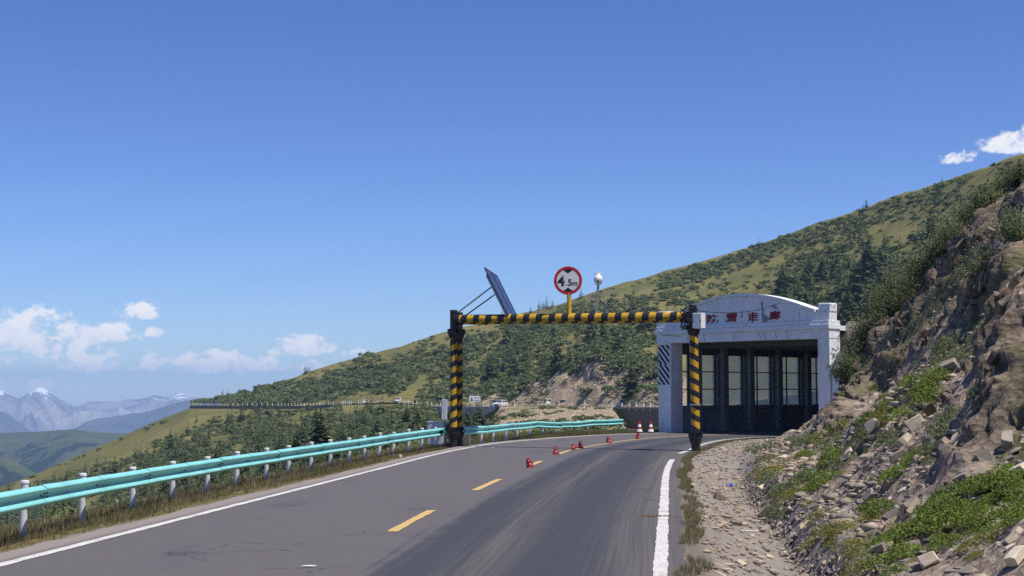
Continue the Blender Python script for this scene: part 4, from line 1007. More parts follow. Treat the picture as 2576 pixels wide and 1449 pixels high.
# ------------------------------------------------------------------ the snow gallery
def clip_poly(poly, axis, lim, keep_less):
    out = []
    for i in range(len(poly)):
        a, b = poly[i], poly[(i + 1) % len(poly)]; ia = (a[axis] <= lim) == keep_less; ib = (b[axis] <= lim) == keep_less
        if ia: out.append(a)
        if ia != ib: t = (lim - a[axis]) / (b[axis] - a[axis]); out.append(tuple(a[k] + (b[k] - a[k]) * t for k in (0, 1)))
    return out
def build_gallery():
    ang = math.atan2(UX[1], UX[0]); W = 10.72; LEN = 34
    g = thing('snow_gallery', 'white snow gallery with arched gable, red lettering and a row of side windows', 'gallery', (PORT[0], PORT[1], 0), ang)
    wm = MAT['whitewash']
    def box(nm, u0, u1, a0, a1, z0, z1, mat=wm, par=g, bev=0.012): return BM().box(((u0 + u1) / 2, (a0 + a1) / 2, (z0 + z1) / 2), (u1 - u0, a1 - a0, z1 - z0), None, bev).make(nm, mat, par)
    pl = box('pillar', 0, .93, 0, .85, -.4, 4.58); tag(pl, 'left pillar with black hazard stripes')
    pr = box('pillar', W - .66, W, 0, .85, -.4, 4.58)
    box('fascia', -.05, W + .02, -.04, .80, 4.582, 5.02)
    box('cornice', -.12, W + .07, -.14, .82, 5.022, 5.24); box('plaster_band', -.08, W + .04, -.09, .80, 5.242, 5.42)
    # gable with a flat shoulder at both ends and a segmental arch
    top = [(-.08, 5.424), (W + .01, 5.424), (W + .01, 5.80), (W - .75, 5.84)]
    uu = np.linspace(W - .75, .75, 33); cu = W / 2
    arch = [(u, 5.84 + .95 * (1 - ((u - cu) / (W / 2 - .75)) ** 2) ** 1.15) for u in uu]
    poly = top + arch + [(.75, 5.80), (-.08, 5.78)]
    BM().prism(poly, 0, .60, lambda x, z, t: Vector((x, t, z))).make('gable', wm, g)
    # coping that rides on the arch
    cp = BM(); pts = [(u, z) for u, z in arch]
    for i in range(len(pts) - 1):
        (u0, z0), (u1, z1) = pts[i], pts[i + 1]
        cp.add([(u0, -.10, z0 + .003), (u1, -.10, z1 + .003), (u1, .7, z1 + .003), (u0, .7, z0 + .003), (u0, -.10, z0 + .13), (u1, -.10, z1 + .13), (u1, .7, z1 + .13), (u0, .7, z0 + .13)],
               [(0, 1, 5, 4), (1, 2, 6, 5), (2, 3, 7, 6), (3, 0, 4, 7), (4, 5, 6, 7), (3, 2, 1, 0)])
    cp.make('coping', wm, g)
    for u in (.28, W - .30): box('capital', u - .34, u + .34, .02, .62, 5.81, 6.24, bev=.05)
    # lettering 防雪走廊
    for ch, u, z in (('防', 3.66, 5.74), ('雪', 4.93, 5.76), ('走', 6.25, 5.76), ('廊', 7.58, 5.77)):
        o = link('lettering', text_mesh(ch, .43, .024, .03, .66), MAT['lettering'], g); o.location = (u, -.003, z)
    rnd = random.Random(2)
    def patch(u, z, pts, nm='peeled_patch', m='peeled'):
        BM().prism([(u + x, z + y) for x, y in pts], 0, .006, lambda x, zz, t: Vector((x, -.006 + t * .8, zz))).make(nm, MAT[m], g)
    patch(6.85, 5.72, [(-.05, -.25), (.25, -.28), (.42, -.1), (.2, .08), (.05, .12), (.02, .75), (-.12, .72), (-.06, .3)]); patch(7.55, 6.16, [(-.2, .05), (0, -.06), (.22, -.12), (.12, .08), (-.05, .14)])
    patch(4.0, 5.55, [(-.1, -.07), (.05, -.02), (.1, .16), (-.03, .1)]); patch(4.55, 5.56, [(-.12, 0), (.05, -.05), (.16, .06), (0, .1)]); patch(5.55, 5.86, [(-.05, -.16), (.04, -.14), (.06, .2), (-.03, .2)]); patch(6.2, 5.52, [(-.16, .05), (.02, -.06), (.16, .06)])
    # cracks in the fascia
    for u, du in ((2.15, -.10), (3.10, .12), (6.55, .25), (6.95, .12), (7.55, .22), (8.30, .03), (5.2, -.2)):
        pts = [(u + du * k + rnd.uniform(-.03, .03), 5.0 - .41 * k) for k in np.linspace(0, 1, 6)]
        b = BM()
        for (x0, z0), (x1, z1) in zip(pts[:-1], pts[1:]): b.add([(x0 - .018, -.0425, z0), (x0 + .018, -.0425, z0), (x1 + .018, -.0425, z1), (x1 - .018, -.0425, z1)], [(0, 1, 2, 3)])
        b.make('crack', MAT['peeled'], g)
    # hazard stripes on the left pillar
    st = BM()
    for zt, zb, o0 in ((4.50, 3.50, 0.0), (3.49, 2.45, .19)):
        for k in range(-4, 6):
            z = zt + o0 - k * .345; pl_ = [(.03, z), (.78, z - .80), (.78, z - .80 - .19), (.03, z - .19)][::-1]
            pl_ = clip_poly(clip_poly(pl_, 1, zt, True), 1, zb, False)
            if len(pl_) > 2: st.prism(pl_, 0, .004, lambda x, zz, t: Vector((x, -.007 + t, zz)))
    st.make('hazard_stripes', MAT['sign_black'], pl)
    dp = BM().tube([(.08, -.05, 4.60), (.40, -.05, 4.61), (.86, -.05, 4.60), (.88, -.05, 4.5), (.88, -.05, 2.0), (.885, -.05, .25), (.92, -.12, .04)], .035, 10).make('drainpipe', MAT['white_plastic'], g, auto=50)
    # valley-side wall: base, piers, lintel and windows
    re = [1.95, 4.08, 6.35, 8.85, 11.5, 14.3, 17.1, 19.9, 22.7, 25.5, 28.3, 31.1]; ww0 = 2.0
    gp = MAT['dim_grey']
    box('wall', .22, .62, .86, LEN, -.4, 1.22, MAT['dimmed_wash'], bev=0); box('lintel', .20, .64, .86, LEN, 4.08, 4.95, gp, bev=0)
    box('sill', .18, .72, .90, LEN, 1.222, 1.30, MAT['dimmed_wash'], bev=0)
    prev = .86
    for i, r in enumerate(re):
        ww = min(ww0, r - prev - .04)
        box('pier', .24, .60, prev, max(r - ww, prev + .03), 1.302, 4.078, MAT['dimmed_wash'], bev=0); prev = r
        if i < 9:
            box('pilaster', .622, .90, r + .14, r + .50, -.3, 4.6, MAT['dimmed_wash'], bev=0)
            wn = BM()
            for z in (2.22, 3.14): wn.box((.42, r - ww / 2, z), (.05, ww - .1, .055))
            wn.box((.42, r - ww + .03, 2.69), (.06, .06, 2.76)).box((.42, r - .03, 2.69), (.06, .06, 2.76)).box((.42, r - ww / 2, 1.33), (.06, ww - .12, .05)).box((.42, r - ww / 2, 4.05), (.06, ww - .12, .05)).box((.42, r - ww * .60, 2.69), (.065, .055, 2.7))
            wo = wn.make('window', MAT['rubber'], g)
            if i > 0: BM().box((.39, r - ww / 2, 2.69), (.012, ww - .06, 2.75)).make('pane', MAT['pane'], wo)
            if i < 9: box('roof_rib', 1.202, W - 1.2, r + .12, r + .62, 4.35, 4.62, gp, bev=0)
    box('pier', .24, .60, prev, LEN, 1.302, 4.078, gp, bev=0)
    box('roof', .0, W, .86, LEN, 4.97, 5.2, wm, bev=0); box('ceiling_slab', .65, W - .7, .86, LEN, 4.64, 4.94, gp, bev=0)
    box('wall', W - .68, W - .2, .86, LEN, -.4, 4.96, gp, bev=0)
    # wing wall on the hill side with a chamfered shoulder
    BM().prism([(W + .002, -.4), (W + 1.9, -.4), (W + 1.9, 3.9), (W + .75, 3.9), (W + .05, 3.1)], 0, .5, lambda x, z, t: Vector((x, t + .1, z))).make('wing_wall', wm, g)
    BM().prism([(W + .04, 3.1), (W + .74, 3.9), (W + 1.9, 3.9), (W + 1.9, 4.02), (W + .69, 4.02), (W - .0, 3.2)], 0, .7, lambda x, z, t: Vector((x, t - .02, z))).make('wing_coping', wm, g)
build_gallery()
# ------------------------------------------------------------------ far road furniture
def build_far_things():
    # retaining walls
    def wall(name, label, p0, p1, top, bot, mat, n=14, thick=.6, lean=.0):
        b = BM(); px = np.linspace(p0, p1, n); y, D = road_far(px); o = at_np(px, y, D); V = []; Fs = []
        tz = np.interp(px, *top); bz = np.interp(px, *bot)
        for i in range(n):
            for z, dy in ((tz[i], 0), (bz[i], -lean), (bz[i], thick), (tz[i], thick)): V.append((o[i, 0], o[i, 1] + dy - .3, o[i, 2] + z))
        for i in range(n - 1):
            for e in range(4): Fs.append((i * 4 + e, i * 4 + (e + 1) % 4, i * 4 + 4 + (e + 1) % 4, i * 4 + 4 + e))
        Fs += [(0, 1, 2, 3), ((n - 1) * 4 + 3, (n - 1) * 4 + 2, (n - 1) * 4 + 1, (n - 1) * 4)]
        return tag(b.add(V, Fs).make(name, mat), label, 'retaining wall')
    wall('retaining_wall', 'long low brown stone wall carrying the far road at the left', 478, 836, ([470, 850], [.1, .1]), ([478, 600, 700, 840], [-1.6, -1.4, -1.3, -1.0]), MAT['brown_wall'], 30)
    wall('retaining_wall', 'grey concrete retaining wall under the far road seen beside the left gate post', 1078, 1246, ([1078, 1250], [.05, .05]), ([1078, 1120, 1180, 1246], [-.5, -2.2, -4.5, -.7]), MAT['concrete'], 16, .8, .5)
    wall('retaining_wall', 'dark mossy stone retaining wall just left of the gallery', 1562, 1745, ([1562, 1745], [.05, .05]), ([1562, 1575, 1600, 1745], [-.4, -2.5, -6.0, -7.2]), MAT['dark_wall'], 16, .8, .8)
    q = BM(); px = np.linspace(1562, 1745, 14); y, D = road_far(px); o = at_np(px, y, D)
    q.tube([(p[0], p[1] - .35, p[2] + .12) for p in o], .22, 6); tag(q.make('stone_coping', MAT['brown_wall']), 'brown stone coping along the top of the dark retaining wall', 'coping')
    # white guard posts
    b = BM().box((0, 0, .25), (.20, .20, 1.7), None, .02); pm = b.make('guard_post', MAT['guard_white']); tag(pm, 'white concrete guard post in the row along the far road', 'guard post', 'white guard posts along the far road')
    xs = [447.2 + .2976 * x for x in (398, 425, 466, 507, 547, 589, 631, 669, 709, 756, 801, 848, 879, 907, 936, 964, 990, 1016, 1042, 1068, 1095, 1122, 1148, 1174, 1198, 1212, 1232, 1274, 1293, 1312, 1385, 1400, 1415, 1438, 1452, 1468, 1528, 1548, 1566, 1872, 1912, 1950, 1988, 2022, 2068, 2110, 2148, 2190, 2217)]
    xs += [1086.1 + .23562 * x for x in (320, 382, 450, 552, 602, 655, 727, 805, 882, 1222, 1355, 1495, 1635, 1925, 2033, 2110, 2183, 2260, 2335)]
    rnd = random.Random(8)
    for i, px in enumerate(xs):
        y, D = road_far(px); p = at(px, float(y), float(D)); r = pm if i == 0 else pm.copy()
        if i: COL.objects.link(r)
        r.location = p; r.rotation_euler = (rnd.gauss(0, .04), rnd.gauss(0, .05), rnd.uniform(0, .4))
    # far turquoise rail at the bend
    xs = np.linspace(484, 556, 26); posts = []; zc = []
    g = thing('guardrail', 'tiny turquoise guardrail at the far left bend of the mountain road', 'guardrail'); line = []
    for px in xs:
        y, D = road_far(px); p = at(px, float(y), float(D)); line.append(p + Vector((0, -.1, .55)))
        po = BM().lathe([(.09, -.3), (.09, 1.0)], 8).make('post', MAT['post_white'], g); po.location = p
    bb = BM()
    for p0, p1 in zip(line[:-1], line[1:]): bb.add(*rail_segment(p0, p1, 1))
    bb.make('rail', MAT['teal'], g)
    # warning board
    y, D = road_far(1194.); c = at(1194, float(y), float(D) + 9.5); c.z = at(1194, 1003.5, float(D) + 9.5).z
    t = thing('warning_board', 'white roadside board with an orange warning triangle and two rows of dark characters', 'road sign', c, math.radians(-4)); W, H = 3.1, 1.62
    BM().box((0, 0, 0), (W, .08, H), None, .02).make('board', MAT['board_white'], t)
    q = BM()
    for x in (-.75, .85): q.tube([(x, .1, -2.1), (x, .1, 1.35)], .06, 8)
    q.make('board_post', MAT['guard_white'], t)
    BM().prism([(-1.32, -.50), (-.36, -.50), (-.84, .42)], 0, .02, lambda x, z, k: Vector((x, -.065 + k, z))).make('warning_triangle', MAT['sign_black'], t)
    BM().prism([(-1.16, -.41), (-.52, -.41), (-.84, .20)], 0, .02, lambda x, z, k: Vector((x, -.085 + k, z))).make('triangle_field', MAT['orange'], t)
    BM().prism([(-.88, -.30), (-.80, -.30), (-.78, 0), (-.90, 0)], 0, .01, lambda x, z, k: Vector((x, -.097 + k, z))).make('triangle_symbol', MAT['sign_black'], t)
    for r_, row in enumerate(('事故多发', '减速慢行')):
        for k, ch in enumerate(row):
            o = link('lettering', text_mesh(ch, .32, .02, .01, .32), MAT['sign_black'], t); o.location = (-.02 + .41 * k, -.045, .26 - .70 * r_)

# ------------------------------------------------------------------ vehicles
def car(label, loc, rotz, paint, L=4.6, W=1.85, H=1.7, style='suv'):
    t = thing('parked_car' if False else 'car', label, 'car', loc, rotz); hw = W / 2
    nose, wind0, wind1, roof1, rear = {'suv': (.0, .30, .42, .86, 1.0), 'mpv': (.0, .20, .36, .88, 1.0), 'sedan': (.0, .33, .46, .74, 1.0), 'van': (.0, .10, .22, .96, 1.0)}[style]
    hb = {'suv': .58, 'mpv': .54, 'sedan': .60, 'van': .52}[style] * H; x = lambda f: (f - .5) * L; bz = .24
    low = [(x(.0), bz), (x(.0), hb * .62), (x(.02), hb * .82), (x(.07), hb * .92), (x(wind0), hb * 1.04), (x(.97), hb * 1.06), (x(1.0), hb * .9), (x(1.0), bz)]
    b = BM(); b.prism(low[::-1], -hw, hw, lambda a, z, k: Vector((a, k, z)))
    cab = [(x(wind0), hb * 1.0), (x(wind1), H - .03), (x((wind1 + roof1) / 2), H), (x(roof1), H - .05), (x(.975), hb * 1.0)]
    V = []; n = len(cab)
    for s in (-1, 1):
        for a, z in cab: V.append((a, s * (hw - .04 - (z - hb) / (H - hb) * .16), z))
    b.add(V, [tuple(range(n)), tuple(range(2 * n - 1, n - 1, -1))] + [(i, n + i, n + (i + 1) % n, (i + 1) % n) for i in range(n)])
    b.make('body', MAT[paint], t)
    def panel(nm, pts, s):
        BM().prism(pts, 0, 1, lambda a, z, k: Vector((a, s * (hw - .04 - (z - hb) / (H - hb) * .16 + .004 + .012 * k), z))).make(nm, MAT['car_glass'], t)
    e = .05
    for s in (-1, 1):
        xm = x((wind1 + roof1) / 2 + .02); z0, z1 = hb * 1.06 + e, H - .14
        panel('side_window', [(x(wind0) + .25, z0), (xm - .04, z0), (xm - .04, z1), (x(wind1) + .12, z1)], s); panel('side_window', [(xm + .04, z0), (x(.94), z0), (x(roof1) - .02, z1), (xm + .04, z1)], s)
    def slant(nm, x0, z0, x1, z1, sg, f0=.12, f1=.9):
        d = Vector((x1 - x0, 0, z1 - z0)); nv = Vector((-d.z, 0, d.x)).normalized() * (sg * .012); V = []
        for f in (f0, f1):
            q = Vector((x0, 0, z0)) + d * f; w_ = hw - .04 - (q.z - hb) / (H - hb) * .16 - .09
            V += [q + nv + Vector((0, -w_, 0)), q + nv + Vector((0, w_, 0))]
        V2 = [v - nv * 2.2 for v in V]; BM().add(V + V2, [(0, 1, 3, 2), (4, 6, 7, 5), (0, 2, 6, 4), (1, 5, 7, 3), (0, 4, 5, 1), (2, 3, 7, 6)]).make(nm, MAT['car_glass'], t)
    slant('windscreen', x(wind0), hb, x(wind1), H - .03, 1); slant('rear_window', x(.975), hb, x(roof1), H - .05, -1)
    for fx in (.18, .80):
        for s in (-1, 1):
            wv = BM().tube([(x(fx), s * (hw - .20), .33), (x(fx), s * (hw + .015), .33)], .33, 18).make('wheel', MAT['rubber'], t, auto=40)
            BM().tube([(x(fx), s * (hw + .01), .33), (x(fx), s * (hw + .03), .33)], .20, 14).make('rim', MAT['chrome'], wv, auto=40)
    for s in (-1, 1):
        BM().box((x(.008), s * (hw - .27), hb * .74), (.10, .38, .16), None, .02).make('headlight', MAT['lamp_glass'], t); BM().box((x(.996), s * (hw - .2), hb * .78), (.06, .26, .22), None, .02).make('tail_light', MAT['sign_red'], t)
        BM().box((x(wind0) + .35, s * (hw + .07), hb * 1.10), (.14, .16, .13), None, .02).make('wing_mirror', MAT[paint], t)
    BM().box((x(-.002), 0, hb * .60), (.05, W * .42, .16), None, .01).make('grille', MAT['car_glass'], t); BM().box((x(-.004), 0, bz + .13), (.08, W * .92, .18), None, .03).make('bumper', MAT['dark_steel'] if style == 'suv' else MAT[paint], t)
    return t
def build_cars():
    def on_road(px, off=4.0):
        y, D = road_far(px); p = at(px, float(y), float(D)); y2, D2 = road_far(px + 12); q = at(px + 12, float(y2), float(D2)); a = math.atan2(q.y - p.y, q.x - p.x); n = Vector((-math.sin(a), math.cos(a), 0)); return p + n * off, a
    for px, lab, paint, st, dims, off, flip, extra in ((1233, 'white SUV with a dark grille beside the warning board on the far road', 'car_white', 'suv', (4.7, 1.9, 1.75), 3.0, math.pi, -.95),
                                            (1219, 'dark van close behind the white SUV near the warning board', 'car_dark', 'mpv', (4.8, 1.9, 1.75), 3.2, math.pi, -.55),
                                            (1339, 'white SUV on the middle of the far road, left of a dark car', 'car_white', 'suv', (4.7, 1.9, 1.7), 5.0, math.pi, -.45),
                                            (1374, 'dark maroon low car just right of the middle white SUV', 'car_red', 'sedan', (4.5, 1.8, 1.45), 4.6, 0, .2),
                                            (1524, 'white people carrier on the far road below the rocky cliff', 'car_white', 'mpv', (4.8, 1.85, 1.70), 4.2, math.pi, -.50),
                                            (891, 'white car behind the row of guard posts on the left part of the far road', 'car_white', 'sedan', (4.6, 1.8, 1.5), 4.0, math.pi, -.3),
                                            (972, 'white car roof showing above the bushes beside the far road', 'car_white', 'suv', (4.6, 1.8, 1.6), 4.0, math.pi, -.6),
                                            (496, 'leftmost dark car at the far bend by the turquoise rail', 'car_teal', 'sedan', (4.5, 1.8, 1.5), 4.0, 0, .1), (519, 'dark car at the far bend, right of another dark car', 'car_dark', 'suv', (4.6, 1.8, 1.6), 4.0, 0, .1)):
        p, a = on_road(px, off); car(lab, p + Vector((0, 0, .02)), a + flip + extra + math.pi * 0, paint, *dims, st)
build_far_things(); build_cars()

# ------------------------------------------------------------------ vegetation prototypes (vertex arrays)
def quads_from(C, Dx, Dy):
    """leaf rhombs: centre, half length and half width vectors"""
    V = np.stack([C - Dx, C + Dy, C + Dx, C - Dy], 1).reshape(-1, 3); k = np.arange(len(C))[:, None] * 4 + np.arange(4)[None]
    return V, k
def rand_dirs(n, rng): v = rng.normal(size=(n, 3)); return v / np.linalg.norm(v, axis=1)[:, None]
def leafset(C, ln, wd, rng, up=0.3):
    d = rand_dirs(len(C), rng); d[:, 2] += up; d /= np.linalg.norm(d, axis=1)[:, None]
    e = np.cross(d, rand_dirs(len(C), rng)); e /= np.linalg.norm(e, axis=1)[:, None] + 1e-9
    l = ln * rng.uniform(.6, 1.3, (len(C), 1)); return quads_from(C, d * l, e * l * wd)
def leafset_n(C, Nr, ln, wd, rng, jit=.7):
    """leaves that face roughly along Nr"""
    n = Nr + rng.normal(0, jit * .6, Nr.shape); n /= np.linalg.norm(n, axis=1)[:, None]
    d = np.cross(n, rand_dirs(len(C), rng)); d /= np.linalg.norm(d, axis=1)[:, None] + 1e-9; e = np.cross(n, d)
    l = ln * rng.uniform(.6, 1.3, (len(C), 1)); return quads_from(C, d * l, e * l * wd)
def spruce_arr(seed, levels=15, per=11, h=1.0, r=.24):
    rng = np.random.default_rng(seed); C = []; A = []; B = []
    for i in range(levels):
        z = .06 + .9 * (i / (levels - 1)) ** .95; rad = r * (1 - z) ** .8 * rng.uniform(.75, 1.15) + .012; nb = max(4, int(per * (1 - z * .6)))
        for k in range(nb):
            a = rng.uniform(0, 6.283); rr = rad * rng.uniform(.7, 1.2); droop = rng.uniform(.05, .38)
            for f in (.30, .58, .86):
                if f > .7 and rng.random() < .15: continue
                p = np.array([math.cos(a) * rr * f, math.sin(a) * rr * f, z - droop * rr * f + rng.normal(0, .008)]); C.append(p)
                dx = np.array([math.cos(a), math.sin(a), -droop + rng.normal(0, .25)]) * rr * rng.uniform(.24, .36); sd = np.array([-math.sin(a), math.cos(a), rng.normal(0, .35)]) * rr * rng.uniform(.22, .38) * (1.15 - f * .4)
                A.append(dx); B.append(sd)
    for k in range(6): C.append(np.array([0, 0, .92 + .008 * k])); A.append(np.array([rng.normal(0, .006), rng.normal(0, .006), .03])); B.append(rng.normal(0, .016, 3))
    return quads_from(np.array(C), np.array(A), np.array(B))
def dome_arr(seed, n=260, lf=.13, flat=.5):
    """shrub of leaf clumps on a lumpy dome, unit radius"""
    rng = np.random.default_rng(seed); lumps = [(np.array([rng.uniform(-.6, .6), rng.uniform(-.6, .6), rng.uniform(.1, .4)]), rng.uniform(.30, .55)) for _ in range(7)]; C = []; Nr = []
    while len(C) < n:
        c, rr = lumps[rng.integers(len(lumps))]; d = rand_dirs(1, rng)[0]; d[2] = abs(d[2]) * 1.0 - .15; p = c + d * rr * rng.uniform(.75, 1.1); p[2] *= flat / .5
        if p[2] > -.02: C.append(p); Nr.append(d + np.array([0, 0, .35]))
    return leafset_n(np.array(C), np.array(Nr), lf, .62, rng)
def willow_arr(seed, n=1500, h=1.0):
    rng = np.random.default_rng(seed); C = []; tw = BM(); stems = []
    for k in range(26):
        a = rng.uniform(0, 6.283); t = rng.uniform(.15, 1.0); top = np.array([math.cos(a) * t * .72, math.sin(a) * t * .72, h * rng.uniform(.55, 1.05) * (1.05 - .35 * t)])
        mid = top * np.array([.45, .45, .55]) + rng.normal(0, .04, 3); stems.append((mid, top)); tw.tube([(0, 0, -.05), tuple(mid), tuple(top)], [.014, .010, .004], 5, False)
    per = n // len(stems)
    for mid, top in stems:
        for _ in range(per):
            f = rng.uniform(-.15, 1.08) ** 1; p = mid + (top - mid) * f + rng.normal(0, .075, 3); C.append(p)
    return leafset(np.array(C), .034, .40, rng, .35), tw
def herb_arr(seed, n=150, ln=.085):
    rng = np.random.default_rng(seed); r = np.sqrt(rng.random(n)) * .5; a = rng.uniform(0, 6.283, n); z = .30 * (1 - (r / .55) ** 2) * rng.uniform(.25, 1.1, n)
    return leafset_n(np.stack([r * np.cos(a), r * np.sin(a), z], 1), np.stack([np.cos(a) * r, np.sin(a) * r, np.full(n, .6)], 1), ln, .45, rng, .9)
def tuft_arr(seed, n=9, h=1.0, spread=.22):
    rng = np.random.default_rng(seed); V = []; Fs = []
    for k in range(n):
        a = rng.uniform(0, 6.283); r0 = rng.uniform(0, .10); b = np.array([math.cos(a) * r0, math.sin(a) * r0, 0]); hh = h * rng.uniform(.5, 1.1); ln = rng.uniform(.3, 1.4) * spread; w_ = .014; sd = np.array([-math.sin(a), math.cos(a), 0]) * w_
        m = b + np.array([math.cos(a) * ln * .4, math.sin(a) * ln * .4, hh * .6]); t = b + np.array([math.cos(a) * ln, math.sin(a) * ln, hh]); k0 = len(V)
        V += [b - sd, b + sd, m + sd * .8, m - sd * .8, t]; Fs.append([k0, k0 + 1, k0 + 2, k0 + 3]); Fs.append([k0 + 3, k0 + 2, k0 + 4, k0 + 4])
    return np.array(V), np.array(Fs)
def stamp(name, proto, T, mat, label=None, kind='stuff', cat=None, tri=False):
    """one mesh out of many placed copies; T rows: x y z scale rot [zscale]"""
    V0s = [p[0] for p in proto]; F0s = [p[1] for p in proto]; VV = []; FF = []; k = 0
    for i, row in enumerate(T):
        j = i % len(proto); c, s = math.cos(row[4]), math.sin(row[4]); V0 = V0s[j]; zs = row[5] if len(row) > 5 else 1.0
        V = np.empty_like(V0); V[:, 0] = (V0[:, 0] * c - V0[:, 1] * s) * row[3] + row[0]; V[:, 1] = (V0[:, 0] * s + V0[:, 1] * c) * row[3] + row[1]; V[:, 2] = V0[:, 2] * row[3] * zs + row[2]
        VV.append(V); FF.append(F0s[j] + k); k += len(V0)
    if not VV: return None
    F_ = np.concatenate(FF)
    me = bpy.data.meshes.new(name); V = np.concatenate(VV)
    if tri:
        me = np_mesh(name, V, F_)
    else: me = np_mesh(name, V, F_)
    return tag(link(name, me, mat), label, cat, kind=kind)
def grass_faces(F_):  # tufts mix quads and triangles
    q = F_[F_[:, 2] != F_[:, 3]]; t = F_[F_[:, 2] == F_[:, 3]][:, :3]; return [q, t]

# ------------------------------------------------------------------ far trees and scrub
def dens_up(px, py, s):
    """how thick the spruces and the scrub stand on the upper hillside"""
    q1, q2 = px * .9 - py * .45, px * .45 + py * .9
    n = fbm(q1 * .012, q2 * .030, None, 4, 201) + .06; n2 = fbm(q1 * .045, q2 * .11, None, 3, 205)
    c = n + .45 * n2
    lim = np.interp(px, [480, 640, 760, 800, 1000, 1130, 1300, 1440, 1560, 1700], [.98, .98, .98, .84, .76, .80, .90, .97, .90, .86])
    A = (px < 1720) * sm(s, .02, .12) * (1 - sm(s, lim - .06, lim)) * sm(c, -.27, .06)
    B = (px >= 1660) * (px < 2420) * sm(s, .84, .88) * (1 - sm(s, .975, 1.0)) * sm(c, -.5, -.1) * (1 - .6 * sm(px, 2180, 2300))
    edge = np.interp(px, [1850, 1960, 2060, 2200, 2330, 2420], [800, 640, 620, 585, 575, 560])
    D_ = (px >= 1760) * sm(py, edge, edge + 24) * sm(c, -.45, .05) * sm(px, 1930, 1985)
    E = .06 + .10 * sm(c, .0, .3)
    cliff = sm(px, 1240, 1330) * (1 - sm(px, 1690, 1760)) * (1 - sm(s, .50, .58) * sm(px, 1100, 1200))
    kk = kink_at(px) - .04
    cliff = sm(px, 1200, 1300) * (1 - sm(px, 1700, 1760)) * (1 - sm(s, kk - .02, kk + .03))
    low = (1 - sm(s, .05, .14)) * (px < 1250) * .7
    return np.clip(np.maximum.reduce([A * 1.0, B, D_, E]) * (1 - .96 * cliff) * (1 - low), 0, 1), c
def dens_low(px, py, s):
    q1, q2 = px * .9 - py * .45, px * .45 + py * .9
    n = fbm(q1 * .012, q2 * .028, None, 4, 301) + .05; n2 = fbm(q1 * .04, q2 * .10, None, 3, 305); c = n + .4 * n2
    ye = np.interp(px, [0, 140, 290, 400, 480, 560, 640], [1240, 1200, 1158, 1110, 1062, 1040, 1030])   # lower edge of the grassy strip
    A = sm(py, ye - 4, ye + 22) * sm(c, -.42, -.05) + .25 * sm(px, 560, 700) * sm(c, -.3, .1)
    B = (px < 420) * (1 - sm(s, .005, .05)) * .35
    stony = sm(px, 1150, 1260)
    return np.clip((A + B) * (1 - .93 * stony), 0, 1), c
